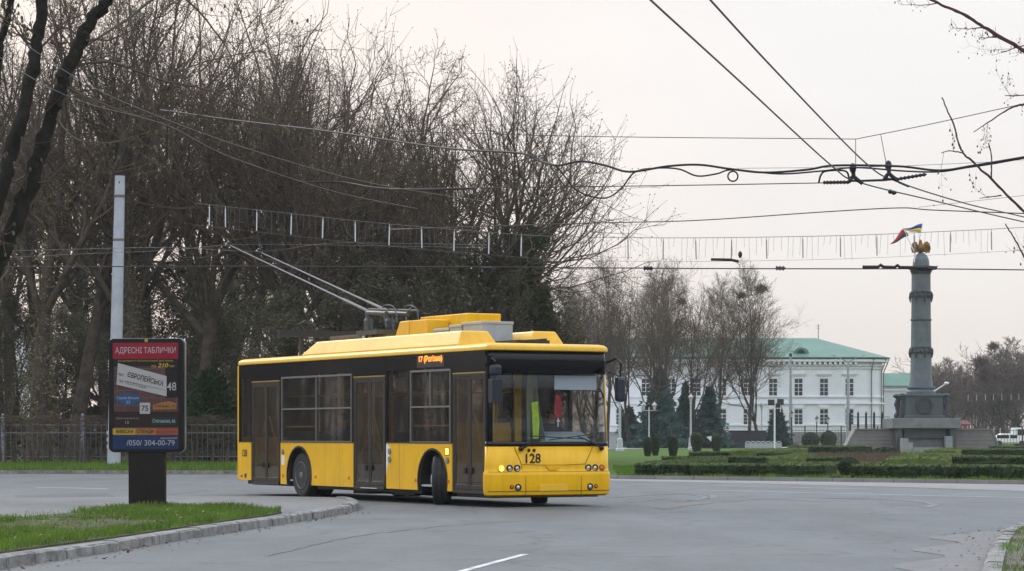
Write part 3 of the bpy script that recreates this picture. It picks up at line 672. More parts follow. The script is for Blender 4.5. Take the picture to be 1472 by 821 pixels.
def asphalt(name, base, warm):
    m = bpy.data.materials.new(name); m.use_nodes = True; nt = m.node_tree; b = nt.nodes['Principled BSDF']
    tc = nt.nodes.new('ShaderNodeTexCoord'); v = tc.outputs['Object']
    mp = nt.nodes.new('ShaderNodeMapping'); mp.inputs['Rotation'].default_value = (0,0,R(14)); mp.inputs['Scale'].default_value = (1.1, .30, 1); nt.links.new(v, mp.inputs['Vector'])
    c, _ = noise_ramp(nt, v, .10, base, warm, .35, .65, 4)
    g, gf = noise_ramp(nt, v, 60., (.72,)*3, (1.25,)*3, .25, .75, 3)
    w, _ = noise_ramp(nt, mp.outputs['Vector'], .55, (.80,)*3, (1.10,)*3, .35, .62, 7, .62)
    s, _ = noise_ramp(nt, v, .45, (.62,)*3, (1.,)*3, .30, .42, 9, .7)
    k, _ = noise_ramp(nt, v, 5., (.80,)*3, (1.16,)*3, .3, .7, 8, .75)
    c = mixc(nt, c, g, 1.); c = mixc(nt, c, w, 1.); c = mixc(nt, c, s, .45); c = mixc(nt, c, k, 1.)
    # cracks: thin lines where a stretched cell pattern meets, kept only in patches
    vo = nt.nodes.new('ShaderNodeTexVoronoi'); vo.feature = 'DISTANCE_TO_EDGE'; vo.inputs['Scale'].default_value = .22
    ad = nt.nodes.new('ShaderNodeTexNoise'); ad.inputs['Scale'].default_value = 1.1; ad.inputs['Detail'].default_value = 6; nt.links.new(v, ad.inputs['Vector'])
    va = nt.nodes.new('ShaderNodeVectorMath'); va.operation = 'ADD'; nt.links.new(v, va.inputs[0]); sc2 = nt.nodes.new('ShaderNodeVectorMath'); sc2.operation = 'SCALE'; sc2.inputs['Scale'].default_value = 1.6
    nt.links.new(ad.outputs['Color'], sc2.inputs[0]); nt.links.new(sc2.outputs[0], va.inputs[1]); nt.links.new(va.outputs[0], vo.inputs['Vector'])
    cr = nt.nodes.new('ShaderNodeValToRGB'); cr.color_ramp.elements[0].position = .0; cr.color_ramp.elements[1].position = .012; cr.color_ramp.elements[0].color = (.55,.55,.55,1); nt.links.new(vo.outputs['Distance'], cr.inputs['Fac'])
    c = mixc(nt, c, cr.outputs['Color'], .9)
    nt.links.new(c, b.inputs['Base Color']); b.inputs['Roughness'].default_value = .62; b.inputs['Specular IOR Level'].default_value = .35
    bpn = nt.nodes.new('ShaderNodeBump'); bpn.inputs['Strength'].default_value = .5; bpn.inputs['Distance'].default_value = .01; nt.links.new(gf, bpn.inputs['Height']); nt.links.new(bpn.outputs['Normal'], b.inputs['Normal'])
    return m
ASP = asphalt('worn asphalt', (.101,.108,.112), (.127,.132,.134)); PAVA = asphalt('pale footway asphalt', (.135,.135,.132), (.168,.164,.158))
DIRT = mat('bare soil', (.075,.062,.05), .95, col2=(.16,.14,.12), vscale=5, bump=.6, bscale=30)
GRS = mat('grass turf', (.052,.100,.020), .95, col2=(.105,.165,.036), vscale=.7, detail=10, bump=.9, bscale=18, bdist=.06, spec=.1)
WOOD_G = mat('park floor', (.045,.075,.02), .95, col2=(.10,.085,.05), vscale=.5, detail=9, bump=.8, bscale=10, bdist=.05, spec=.1)
CON = mat('concrete paving', (.185,.18,.175), .8, col2=(.25,.243,.236), vscale=1.2, detail=9, bump=.3, bscale=40)
KERB = mat('weathered kerb stone', (.10,.098,.092), .85, col2=(.30,.29,.275), vscale=4., detail=10, bump=.8, bscale=25, bdist=.02)
PATH = mat('pale path paving', (.42,.41,.40), .85, col2=(.52,.51,.49), vscale=.4, detail=7)
def sheet(name, poly, z, m):
    mb = MB(); mb.add([(x, y, z) for x, y in poly], [tuple(range(len(poly)))])
    return tag(mb.build(name, m), kind='structure')
sheet('ground', [(-2500,-300),(2500,-300),(2500,3500),(-2500,3500)], -.012, mat('far ground', (.07,.085,.045), .95, col2=(.11,.10,.07), vscale=.05, spec=.1))
sheet('road', [(-160,-40),(160,-40),(160,64),(40,72),(12,78),(-60,96),(-160,96)], 0., ASP)
# park floor on the left beyond the road, lawn on the right
sheet('park_ground', [(-160,87.5),(-17.2,86.6),(-9,86.3),(2.5,84.),(3.2,90),(1.5,102),(0,420),(-160,420)], .06, WOOD_G)
mb = MB()
for (x0, y0), (x1, y1) in (((-60,87.3),(-17.2,86.5)),((-17.2,86.5),(-9,86.2)),((-9,86.2),(2.5,83.9))):
    n = int(abs(x1-x0)/1.0)
    for i in range(n): mb.bar((x0+(x1-x0)*i/n, y0+(y1-y0)*i/n, .03), (x0+(x1-x0)*(i+.985)/n, y0+(y1-y0)*(i+.985)/n, .03), .16, .14)
tag(mb.build('kerb', KERB), kind='structure')
# ---- island in the foreground
def zg(px, py, z=.12): q = G(px, py, z); return (q.x, q.y)
ko = [(-260,855),(-120,825),(0,800.5),(80,789),(177,775.5),(262,762),(350,750),(430,738.5),(480,730.5),(502,726)]
kerb_line = [Vector((*zg(*p), 0)) for p in ko]+[Vector((*zg(511,723.5),0)), Vector((*zg(513,720),0)), Vector((*zg(508,717),0)), Vector((*zg(495,715.2),0))]
kl = spline(kerb_line, 5)
back = [zg(470,714),(-4.55,49.6),(-6.5,49.8),(-9.5,48.5),(-13,45),(-17,40)]
isl = [(p.x,p.y) for p in kl]+back
mb = MB(); mb.prism(isl, -.05, .112, lambda u, v, d: (u, v, d)); tag(mb.build('traffic_island', PAVA), kind='structure')
# kerb stones, about a metre each, set unevenly
rk = random.Random(5)
def kerb_run(line, w, top, stone=1.0, rng=rk, name='kerb'):
    mb = MB(); acc = 0.; start = 0.; L = [0.]
    for a, b in zip(line, line[1:]): L.append(L[-1]+(b-a).length)
    def at(s):
        for i in range(len(line)-1):
            if L[i] <= s <= L[i+1]: return line[i].lerp(line[i+1], (s-L[i])/max(1e-6, L[i+1]-L[i])), (line[i+1]-line[i]).normalized()
        return line[-1].copy(), (line[-1]-line[-2]).normalized()
    s = 0.
    while s < L[-1]-.15:
        e = min(s+stone*rng.uniform(.88,1.08), L[-1]); k = 5; off = rng.uniform(-.008,.008); dz = rng.uniform(-.012,.012)
        vs = []
        for i in range(k+1):
            p, d = at(s+.018+(e-s-.036)*i/k); nrm = Vector((-d.y, d.x, 0))     # to the left of travel
            j = lambda a: rng.uniform(-a, a)
            c = .022 if 0 < i < k else .03
            o0 = p-nrm*(off+.02+j(.004)); vs += [(*(p-nrm*(off+.03))[:2], -.06), (*o0[:2], top-c+dz+j(.006)), (*(p+nrm*(c-off+j(.006)))[:2], top+dz+j(.004)), (*(p+nrm*w)[:2], top+dz-.004), (*(p+nrm*w)[:2], -.06)]
        fs = [(i*5+q, i*5+q+1, (i+1)*5+q+1, (i+1)*5+q) for i in range(k) for q in range(4)]+[(0,1,2,3,4), tuple(reversed(range(k*5, k*5+5)))]
        mb.add(vs, fs); s = e
    return tag(mb.build(name, KERB, smooth=True), kind='structure')
kerb_run(kl, .17, .128)
# grass on the island
gp = [(-280,843),(-120,816.2),(0,795),(80,784.3),(177,771.8),(262,758.6),(330,748.9),(385,741.2),(405,737.4)]
gb = [(402,735.5),(380,732),(350,729.5),(300,727.5),(212,728),(150,734),(100,738.5),(50,743),(0,747),(-120,752),(-280,762)]
gpoly = [zg(*p) for p in gp]+[zg(*p) for p in gb]
mb = MB(); mb.prism(gpoly, .09, .135, lambda u, v, d: (u, v, d)); tag(mb.build('verge_soil', mat('turf soil', (.05,.058,.02), .95, col2=(.125,.11,.08), vscale=1.6, detail=9, bump=.8, bscale=30, spec=.1)), kind='structure')
def inside(x, y, poly):
    c = False; n = len(poly); j = n-1
    for i in range(n):
        xi, yi = poly[i]; xj, yj = poly[j]
        if (yi > y) != (yj > y) and x < (xj-xi)*(y-yi)/(yj-yi)+xi: c = not c
        j = i
    return c
def grass(name, poly, n, z, h, m, seed, bare=None, clump=.5, wmul=1.):
    rng = random.Random(seed); mb = MB(); xs = [p[0] for p in poly]; ys = [p[1] for p in poly]; k = 0; t = 0
    while k < n and t < n*12:
        t += 1; x = rng.uniform(min(xs), max(xs)); y = rng.uniform(min(ys), max(ys))
        if not inside(x, y, poly): continue
        if bare and rng.random() < bare(x, y): continue
        a = rng.uniform(0, 6.283); hh = h*rng.uniform(.45,1.25)*(1+clump*math.sin(x*3.1+y*1.7)*math.sin(y*2.3-x)); w = h*.055*rng.uniform(.7,1.5)*wmul; l = hh*rng.uniform(.1,.6); b = rng.uniform(0, 6.283)
        dx, dy = math.cos(a)*w, math.sin(a)*w; lx, ly = math.cos(b)*l, math.sin(b)*l
        mb.mi = rng.randrange(3)
        mb.add([(x-dx,y-dy,z),(x+dx,y+dy,z),(x+dx*.6+lx*.4,y+dy*.6+ly*.4,z+hh*.6),(x+lx,y+ly,z+hh)], [(0,1,2),(0,2,3)]); k += 1
    return tag(mb.build(name, m, fix=False), kind='stuff')
def gm(n, c): return leafmat(n, c, tuple(q*1.9 for q in c), .35)
GR3 = [gm('grass blade green', (.05,.115,.010)), gm('grass blade bright', (.085,.165,.014)), gm('grass blade dry', (.085,.095,.032))]
def bare_patch(x, y):
    d = math.hypot((x+5.9)/1.2, (y-33.5)/2.0); e = math.hypot((x+7.6)/1.4, (y-37)/1.6); q = math.sin(x*5+y*2.1)*math.sin(y*3.7-x*2.2)
    return .95 if min(d, e)+.4*q < 1.0 else (.7 if q > .55 else 0)
grass('grass', gpoly, 42000, .13, .075, GR3, 3, bare_patch)
# ---- verge at the right corner
vz = .09
vline = [Vector((*zg(px,py,vz),0)) for px, py in ((1620,748.5),(1530,749.5),(1480,751.5),(1457,755),(1445,761),(1436,771),(1428,784),(1421,800),(1414,822),(1404,850))]
vl = spline(vline, 5)
kerb_run(vl, .16, .10, .9)
vpoly = [(p.x, p.y) for p in vl]+[(11,18),(24,18),(24,41)]
mb = MB(); mb.prism(vpoly, -.05, .075, lambda u, v, d: (u, v, d)); tag(mb.build('verge', DIRT), kind='structure')
grass('grass', [zg(*p, .08) for p in ((1462,757),(1448,770),(1438,785),(1430,800),(1425,822),(1560,830),(1560,757))], 4200, .075, .042, GR3, 8, lambda x, y: .85 if math.sin(x*4.1+1)*math.sin(y*1.9+x) > -.1 else .25)
sheet('gutter_dust', [(p.x,p.y) for p in vl[16:]]+[(p.x-.75+.25*math.sin(i*.9), p.y) for i, p in reversed(list(enumerate(vl[16:])))], .004, mat('gutter grit', (.20,.185,.175), .95, col2=(.145,.145,.15), vscale=2.5, detail=10, bump=.4, bscale=40))
# ---- road paint
LN = mat('worn road paint', (.36,.365,.37), .7, col2=(.62,.62,.61), vscale=3., detail=10)
def stripe(name, pts, w, m=None, z=.004):
    mb = MB(); n = len(pts); vs = []
    for i, p in enumerate(pts):
        d = Vector(pts[min(i+1,n-1)])-Vector(pts[max(i-1,0)]); nn = Vector((-d.y, d.x, 0)).normalized()*w/2
        vs += [(*(Vector(p)+nn)[:2], z), (*(Vector(p)-nn)[:2], z)]
    mb.add(vs, [(2*i, 2*i+1, 2*i+3, 2*i+2) for i in range(n-1)]); return tag(mb.build(name, m or LN), kind='structure')
stripe('road_marking', [G(755,797), G(710,809), G(655,824)], .09)
stripe('road_marking', [G(52,701), G(100,701.6), G(155,703)], .18)
LNF = mat('faded road paint', (.185,.19,.20), .7, col2=(.30,.30,.30), vscale=1.2, detail=10)
stripe('road_marking', [G(1000,704.5), G(1120,707.5), G(1300,712), G(1480,716)], .35, LNF)
stripe('road_marking', [G(870,697), G(1000,698), G(1140,701), G(1250,703.5)], .3, LNF)
TM = mat('tyre rubber trace', (.075,.077,.082), .6, col2=(.16,.165,.175), vscale=1.2, detail=9)
for pts in ([(872,716),(930,712),(990,711),(1015,716),(975,722)], [(905,722),(950,718),(1000,720),(1025,713),(960,708)], [(1040,722),(1080,718),(1130,718),(1190,722)], [(1180,716),(1290,719),(1340,725),(1330,730)]):
    stripe('tyre_mark', spline([G(*p) for p in pts], 6), .16, TM, .005)

# repairs: a rough gravelly scar, two older patches and wandering tar seams
PAT = asphalt('darker repair asphalt', (.085,.09,.093), (.10,.104,.106)); SCAR = mat('gravelly scar', (.105,.105,.10), .95, col2=(.215,.20,.185), vscale=7., detail=10, bump=.7, bscale=30)
def patch(pts, m, z, jag=.25, seed=1):
    rng = random.Random(seed); q = []
    P_ = [G(*p) for p in pts]
    for a, b in zip(P_, P_[1:]+P_[:1]):
        for i in range(5): c = a.lerp(b, i/5); q.append((c.x+rng.uniform(-jag,jag)*.3, c.y+rng.uniform(-jag,jag)*.9))
    sheet('road_patch', q, z, m)
patch([(938,731),(960,724),(1010,721),(1030,723),(985,728),(955,733)], SCAR, .0042, .25, 2)
patch([(20,712),(150,707),(165,714),(25,720)], PAT, .0032, .1, 5)
TAR = mat('tar seam', (.070,.073,.075), .6, col2=(.105,.11,.113), vscale=3.)
for sd, pts in enumerate(([(380,800),(520,770),(700,752),(900,745),(1200,742),(1480,738)], [(0,735),(90,726),(200,716),(300,705)])):
    rng = random.Random(sd); p = spline([G(*q) for q in pts], 14); stripe('tar_seam', [v+Vector((rng.uniform(-.05,.05), rng.uniform(-.12,.12), 0)) for v in p], .035, TAR, .0052+.0004*sd)

# dead leaves and grit lying on the verge, along the kerb and in the gutter
rng = random.Random(31); mb = MB(); LVS = [mat('dead leaf', (.13,.075,.035), .9), mat('pale dead leaf', (.22,.17,.10), .9), mat('grit', (.10,.095,.09), .9)]
def litter(x, y, z):
    s = rng.uniform(.010,.030); a = rng.uniform(0, 6.28); c = Vector((x, y, z+rng.uniform(.003,.012))); u = Vector((math.cos(a), math.sin(a), rng.uniform(-.4,.4)))*s; v = Vector((-math.sin(a), math.cos(a), rng.uniform(-.4,.4)))*s*.7; mb.mi = rng.randrange(3); mb.add([c-u, c-v, c+u, c+v], [(0,1,2,3)])
for i in range(420):
    j = rng.randrange(len(kl)-22); p = kl[j].lerp(kl[j+1], rng.random()); d = abs(rng.gauss(0,.22)); nn = (kl[j+1]-kl[j]).normalized(); q = p-Vector((-nn.y, nn.x, 0))*(d+.04); litter(q.x, q.y, .004)
xs = [p[0] for p in gpoly]; ys = [p[1] for p in gpoly]
for i in range(1800):
    x, y = rng.uniform(min(xs), max(xs)), rng.uniform(min(ys), max(ys))
    if inside(x, y, gpoly): litter(x, y, .15+rng.uniform(0,.05))
for i in range(160):
    j = rng.randrange(len(vl)-1); p = vl[j].lerp(vl[j+1], rng.random()); q = p+Vector((-abs(rng.gauss(0,.35)), rng.gauss(0,.1), 0)); litter(q.x, q.y, .008)
tag(mb.build('leaf_litter', LVS, fix=False), 'dead leaves and grit scattered over the verge and gutter', 'litter', kind='stuff')
# ================================================================= trees
BARK = mat('dark bark', (.040,.031,.024), .9, col2=(.115,.092,.068), vscale=3, detail=9, bump=.8, bscale=14, bdist=.04, spec=.2)
BARKG = mat('grey bark', (.045,.040,.036), .9, col2=(.09,.08,.07), vscale=2.5, detail=9, bump=.7, bscale=12, bdist=.04, spec=.2)
TWIG = mat('brown twigs', (.092,.067,.048), .85, spec=.2); TWIGP = mat('purple brown twigs', (.11,.085,.075), .85, spec=.2); TWIGY = mat('ochre twigs', (.105,.078,.054), .85, spec=.2); BIR = mat('pale bark', (.17,.16,.15), .85, var=.5, vscale=3, spec=.2)
BUD = leafmat('bud brown green', (.12,.105,.05), (.24,.21,.10)); YOUNG = leafmat('young leaf olive', (.065,.068,.036), (.19,.18,.11)); IVY = leafmat('ivy green', (.020,.036,.014), (.045,.070,.022)); SPR = leafmat('spruce needle', (.018,.052,.042), (.05,.115,.092), .1); THU = leafmat('thuja green', (.018,.040,.014), (.04,.072,.022), .15)
def rot_to(d, ang, az):
    x = d.orthogonal().normalized(); y = d.cross(x)
    return (d*math.cos(ang)+(x*math.cos(az)+y*math.sin(az))*math.sin(ang)).normalized()
def make_tree(seed, Ht, r0, clear, nlimb, limb_ang, nch, ratio=.62, levels=4, gnarl=.105, trop=.13, bud=1, budsize=.06, leaves=0, leafsize=.12, twig_r=.013, limb_len=.55, leader=True, sides=(9,6,4,3,3), ivy=0):
    rng = random.Random(seed); trunk = MB(); crown = MB(); lf = MB()
    def seg(p, d, L, r, lev, tip=.35):
        n = (7,6,4,3,2)[min(lev,4)]; pts = [p.copy()]; ds = [d.copy()]
        g = gnarl*(.5 if lev == 0 else 1.+.35*lev)
        for i in range(n):
            d = (d+Vector((rng.gauss(0,g), rng.gauss(0,g), rng.gauss(0,g)))+Vector((0,0,trop if lev else .05))).normalized()
            p = p+d*(L/n); pts.append(p); ds.append(d)
        rs = [r*(1-(1-tip)*i/n) for i in range(n+1)]
        return pts, ds, rs
    def rec(p, d, L, r, lev):
        pts, ds, rs = seg(p, d, L, r, lev)
        (trunk if lev <= 1 else crown).tube(pts, rs, sides[min(lev,4)], cap=False)
        if lev >= levels:
            if bud:
                for k in range(bud):
                    q = pts[-1] if k == 0 else pts[rng.randrange(1, len(pts))]; s = budsize*rng.uniform(.6,1.4); u = Vector((rng.gauss(0,1), rng.gauss(0,1), rng.gauss(0,1))).normalized()*s; w = u.orthogonal().normalized()*s*.6
                    lf.add([q-w*.5, q+u*.5, q+w*.5, q-u*.5], [(0,1,2,3)])
            for k in range(leaves):
                q = pts[rng.randrange(1, len(pts))]+Vector((rng.gauss(0,.16), rng.gauss(0,.16), rng.gauss(0,.16))); s = leafsize*rng.uniform(.6,1.4); u = Vector((rng.gauss(0,1), rng.gauss(0,1), rng.gauss(0,.7))).normalized()*s; w = u.orthogonal().normalized()*s*.6
                lf.add([q-w*.5, q+u*.5, q+w*.5, q-u*.5], [(0,1,2,3)])
            return
        k = nch[lev-1]
        for j in range(k):
            t = .22+.78*(j+rng.random())/k; f = t*(len(pts)-1); i = min(int(f), len(pts)-2); q = pts[i].lerp(pts[i+1], f-i)
            a = R(rng.uniform(28,68)); az = rng.uniform(0, 6.283)
            rec(q, rot_to(ds[i+1], a, az), L*ratio*rng.uniform(.65,1.15)*(1.1-.45*t), max(twig_r*.7, rs[i]*.64 if lev < 3 else twig_r), lev+1)
        # continue the tip
        rec(pts[-1], ds[-1], L*.35, max(twig_r*.7, rs[-1]), min(levels, lev+2))
    pts, ds, rs = seg(Vector((0,0,-.1)), Vector((rng.gauss(0,.04), rng.gauss(0,.04), 1)).normalized(), Ht*(.82 if leader else clear*1.08), r0, 0, .18 if leader else .72)
    rs[0] *= 1.35
    trunk.tube(pts, rs, sides[0], cap=False)
    for j in range(nlimb):
        t = clear/(.82)+(1-clear/.82)*((j+rng.random()*.8)/nlimb) if leader else rng.uniform(.80,1.)
        t = min(.995, t); f = t*(len(pts)-1); i = min(int(f), len(pts)-2); q = pts[i].lerp(pts[i+1], f-i)
        ang = R(rng.uniform(*limb_ang)); az = j*2.4+rng.uniform(-.5,.5)
        L = Ht*limb_len*rng.uniform(.8,1.1)*((1.15-.75*t) if leader else 1.)
        rec(q, rot_to(ds[i+1], ang, az), L, rs[i]*rng.uniform(.42,.62), 1)
    if leader: rec(pts[-1], ds[-1], Ht*.2, rs[-1], 1)
    for k in range(ivy):     # ivy clothing the stem
        z = rng.random()**1.3; f = z*.75*(len(pts)-1); i = min(int(f), len(pts)-2); q = pts[i].lerp(pts[i+1], f-i); a = rng.uniform(0,6.283); rr = rs[i]+abs(rng.gauss(.1,.22)); q = q+Vector((math.cos(a)*rr, math.sin(a)*rr, rng.gauss(0,.1)))
        s = .11*rng.uniform(.6,1.4); u = Vector((rng.gauss(0,1), rng.gauss(0,1), rng.gauss(0,1))).normalized()*s; w = u.orthogonal().normalized()*s*.8
        lf.add([q-w*.5, q+u*.5, q+w*.5, q-u*.5], [(0,1,2,3)])
    return trunk, crown, lf
def tree_proto(name, tw, bark, twig, leaf):
    trunk, crown, lf = tw
    root = bpy.data.objects.new(name, None); COL.objects.link(root)
    trunk.build('trunk', bark, root, smooth='all', fix=False)
    c = MB(); c.v = crown.v+lf.v; o = len(crown.v); c.f = crown.f+[tuple(i+o for i in f) for f in lf.f]; c.m = [0]*len(crown.f)+[1]*len(lf.f)
    c.build('crown', [twig, leaf], root, fix=False)
    return root
PROTOS = {}
PH = {}
def proto(key, name, Ht, bark, twig, leaf, **k):
    PROTOS[key] = tree_proto(name, make_tree(Ht=Ht, **k), bark, twig, leaf); PH[key] = Ht; PROTOS[key]['_used'] = 0
def real_height(o):
    return max(v.co.z for c in o.children for v in c.data.vertices)
proto('tall', 'bare_tree', 20, BARK, TWIG, BUD, seed=3, r0=.34, clear=.30, nlimb=9, limb_ang=(25,50), nch=(6,5,4), limb_len=.46, bud=3, budsize=.07, twig_r=.012)
proto('tall2', 'bare_tree', 20, BARK, TWIG, BUD, seed=17, r0=.40, clear=.24, nlimb=8, limb_ang=(22,48), nch=(6,5,4), limb_len=.50, bud=3, budsize=.07, twig_r=.012, ivy=1800)
proto('fan', 'bare_tree', 19, BARK, TWIG, BUD, seed=29, r0=.40, clear=.34, nlimb=7, limb_ang=(12,50), nch=(9,7,4), limb_len=.56, leader=False, bud=4, budsize=.085)
proto('fan2', 'bare_tree', 19, BARK, TWIG, BUD, seed=41, r0=.38, clear=.30, nlimb=6, limb_ang=(16,46), nch=(8,6,4), limb_len=.64, leader=False, bud=4, budsize=.08)
proto('olive', 'leafing_tree', 12, BARK, TWIG, YOUNG, seed=53, r0=.20, clear=.10, nlimb=14, limb_ang=(30,65), nch=(7,6,4), limb_len=.46, bud=0, leaves=3, leafsize=.18)
proto('ivy', 'ivy_tree', 12, BARK, TWIG, IVY, seed=58, r0=.2, clear=.06, nlimb=16, limb_ang=(30,70), nch=(6,5,4), limb_len=.30, bud=0, leaves=10, leafsize=.2)
proto('poplar', 'bare_tree', 20, BARKG, TWIGY, BUD, seed=61, r0=.24, clear=.20, nlimb=13, limb_ang=(14,36), nch=(8,7,5), limb_len=.44, bud=1, budsize=.08, twig_r=.015)
proto('poplar2', 'bare_tree', 20, BARKG, TWIGY, BUD, seed=77, r0=.30, clear=.16, nlimb=6, limb_ang=(10,34), nch=(9,7,5), limb_len=.62, leader=False, bud=1, budsize=.08, twig_r=.015)
proto('far', 'bare_tree', 13, BARKG, TWIGP, BUD, seed=85, r0=.25, clear=.14, nlimb=12, limb_ang=(28,62), nch=(9,7,4), limb_len=.50, bud=1, budsize=.10, twig_r=.030)
proto('far2', 'bare_tree', 13, BARKG, TWIGP, BUD, seed=96, r0=.25, clear=.18, nlimb=7, limb_ang=(18,58), nch=(9,7,4), limb_len=.58, leader=False, bud=1, budsize=.10, twig_r=.030)
for k in list(PROTOS): PH[k] = real_height(PROTOS[k])
used = set()
def plant(key, px, Y, ytop=None, Ht=None, label='', group=None, rz=0., cat='tree', wx=1., z=.05, lean=(0,0)):
    Ht = Ht or H+(HY-ytop)/F*Y-z
    src = PROTOS[key]
    o = src if key not in used else copy_tree(src)
    used.add(key)
    if '_used' in o: del o['_used']
    s = Ht/PH[key]; o.location = GX(px, Y, z); o.scale = (s*wx, s*wx, s); o.rotation_euler = (lean[0], lean[1], rz)
    return tag(o, label, cat, group)
rt = random.Random(11)
env_pts = [(-200,-140),(340,-60),(400,5),(430,28),(480,10),(515,12),(555,45),(600,98),(640,105),(680,58),(715,75),(750,130),(800,200),(835,260)]
def env(px):
    for (a, ya), (b, yb) in zip(env_pts, env_pts[1:]):
        if a <= px <= b: return ya+(yb-ya)*(px-a)/(b-a)
    return -140 if px < 0 else 300
FL = 'bare park tree in the dense wood behind the iron fence'
front_row = [(-40,110,'tall2'),(52,108,'tall2'),(106,110,'tall'),(205,109,'tall2'),(232,113,'tall'),(292,110,'fan2'),(352,114,'tall'),(405,110,'fan'),(470,109,'fan2'),(535,112,'tall'),(600,111,'fan2'),(662,108,'fan'),(712,113,'fan2')]
own = {662:'broad fan-shaped bare tree on the right edge of the wood', 205:'thick ivy-clad bare tree just right of the grey utility pole', 52:'thick leaning trunk of a bare tree at the left edge of the wood', 470:'tall bare tree with the highest rounded top above the bus tail'}
for i, (px, Y, k) in enumerate(front_row):
    top = env(px) if px > 360 else -30-(i%3)*40
    if px in (600,): top = 110
    plant(k, px, Y, ytop=top, label=own.get(px, 'bare dark tree in the first row behind the iron fence'), group=None if px in own else 'front row of park trees', rz=i*1.9+.4, wx=1.0 if px < 650 else 1.06)
i = 0
for Y, step, mg in ((127,80,25),(152,90,60)):
    px = -80+rt.uniform(0,30)
    while px < 700:
        lim = 690-(Y-120)*.2
        if px < lim:
            k = ('tall','fan2','tall2','fan','tall')[i%5]; top = (env(px)+mg if px > 360 else -10+rt.uniform(-60,60)+mg)+rt.uniform(0,35)
            plant(k, px, Y+rt.uniform(-4,4), ytop=top, label=FL, group='trees deep in the wood', rz=rt.uniform(0,6.28), wx=rt.uniform(.8,1.05))
        px += step*rt.uniform(.75,1.25); i += 1
OL = 'young leafing tree with small olive leaves in the wood behind the bus'
for j, (px, Y, yt) in enumerate(((420,107,400),(520,108,350),(630,107,330),(715,106.5,310),(745,108,335),(345,121,380),(150,126,330),(250,124,360),(20,122,400),(500,128,250),(620,130,250),(90,118,430),(300,117,420))):
    plant('olive', px, Y, ytop=yt, label=OL, group='young leafing trees', rz=j*1.3, wx=1.0)
# understorey shrubs, thuja, spruce
def leaf_cloud(seed, n, fn, size):
    rng = random.Random(seed); mb = MB()
    for k in range(n):
        q, nrm = fn(rng); s = size*rng.uniform(.6,1.4); u = (nrm+Vector((rng.gauss(0,.7), rng.gauss(0,.7), rng.gauss(0,.7)))).normalized()*s; w = u.orthogonal().normalized()*s*.5
        mb.add([q-w, q+u*.4, q+w, q+u*1.2], [(0,1,2),(2,3,0)] if False else [(0,1,3),(1,2,3)])
    return mb
def conifer(name, Ht, rb, n, seed, m, size=.3, power=.85, layered=0.):
    root = bpy.data.objects.new(name, None); COL.objects.link(root)
    mb = MB(); mb.tube([(0,0,-.1),(0,0,Ht*.5),(0,0,Ht*.98)], [rb*.10,rb*.06,.02], 7); mb.build('trunk', BARK, root)
    def f(rng):
        t = rng.random()**1.35; a = rng.uniform(0,6.283); lay = 1.
        if layered: lay = .45+.62*abs(math.sin(t*Ht*2.6+math.sin(a*3)*.9))**.8*(1+.25*math.sin(a*7+t*31))
        r = rb*(1-t)**power*lay*(rng.random()**.4)*(1+.22*math.sin(a*5+t*9))
        d = Vector((math.cos(a), math.sin(a), -.35 if layered else .5)).normalized()
        return Vector((math.cos(a)*r, math.sin(a)*r, .15+t*Ht*.97)), d
    leaf_cloud(seed, n, f, size).build('crown', m, root, fix=False)
    return root
def put(o, px, Y, label, cat, group=None, s=1., rz=0., z=.05, sxy=None):
    o.location = GX(px, Y, z); o.scale = ((sxy or s),(sxy or s),s); o.rotation_euler = (0,0,rz); return tag(o, label, cat, group)
put(conifer('juniper', 4.0, 1.35, 7000, 1, THU, .22, .45), 302, 108, 'dark green spreading juniper behind the fence beside the bus tail', 'shrub')
plant('ivy', 776, 108, ytop=318, label='tall dark ivy-covered evergreen at the right end of the wood', cat='evergreen', wx=.8)
sp = conifer('spruce', 7.4, 2.6, 5200, 3, SPR, .42, .95, 1.)
put(sp, 948, 236, 'largest blue-green spruce between the bus and the white building', 'spruce')
put(copy_tree(sp), 1020, 240, 'smaller spruce standing right of the tall white park lamp', 'spruce', s=.80, rz=1.)
put(copy_tree(sp), 985, 246, 'slim dark spruce half hidden behind the tall white park lamp', 'spruce', s=.86, sxy=.6, rz=2.)
put(copy_tree(sp), 1118, 262, 'dark small spruce beside the twin trunks in front of the facade', 'spruce', s=.62, rz=3.)
put(copy_tree(sp), 905, 250, 'low dark conifer just right of the bus nose', 'spruce', s=.55, sxy=.7, rz=5.)
def shrub(name, seed, rx, ry, h, n, m, size, stems=8):
    root = bpy.data.objects.new(name, None); COL.objects.link(root); rng = random.Random(seed); mb = MB()
    for k in range(stems):
        a = rng.uniform(0,6.28); mb.tube([(0,0,-.05),(math.cos(a)*rx*.3,math.sin(a)*ry*.3,h*.5),(math.cos(a)*rx*.7,math.sin(a)*ry*.7,h*.9)], [.03,.02,.008], 4, cap=False)
    mb.build('stem', TWIG, root)
    def f(rng):
        z = rng.random(); a = rng.uniform(0,6.283); r = math.sqrt(max(0,1-(z*2-1)**2))*.5+.5*(1-z*.6); r *= rng.random()**.5*(1+.25*math.sin(a*4+z*7))
        return Vector((math.cos(a)*r*rx, math.sin(a)*r*ry, .1+z*h)), Vector((math.cos(a), math.sin(a), .5))
    leaf_cloud(seed, n, f, size).build('foliage', m, root, fix=False); return root
us = shrub('understorey_shrub', 5, 1.8, 1.6, 2.6, 3500, IVY, .17)
for j, px in enumerate((20,90,150,270,345,420,480,550,620,690,740)):
    o = us if j == 0 else copy_tree(us)
    put(o, px, 119+(j*7)%9, 'dark green shrub in the undergrowth of the wood', 'shrub', 'undergrowth shrubs', s=.8+.5*((j*37)%10)/10, rz=j)
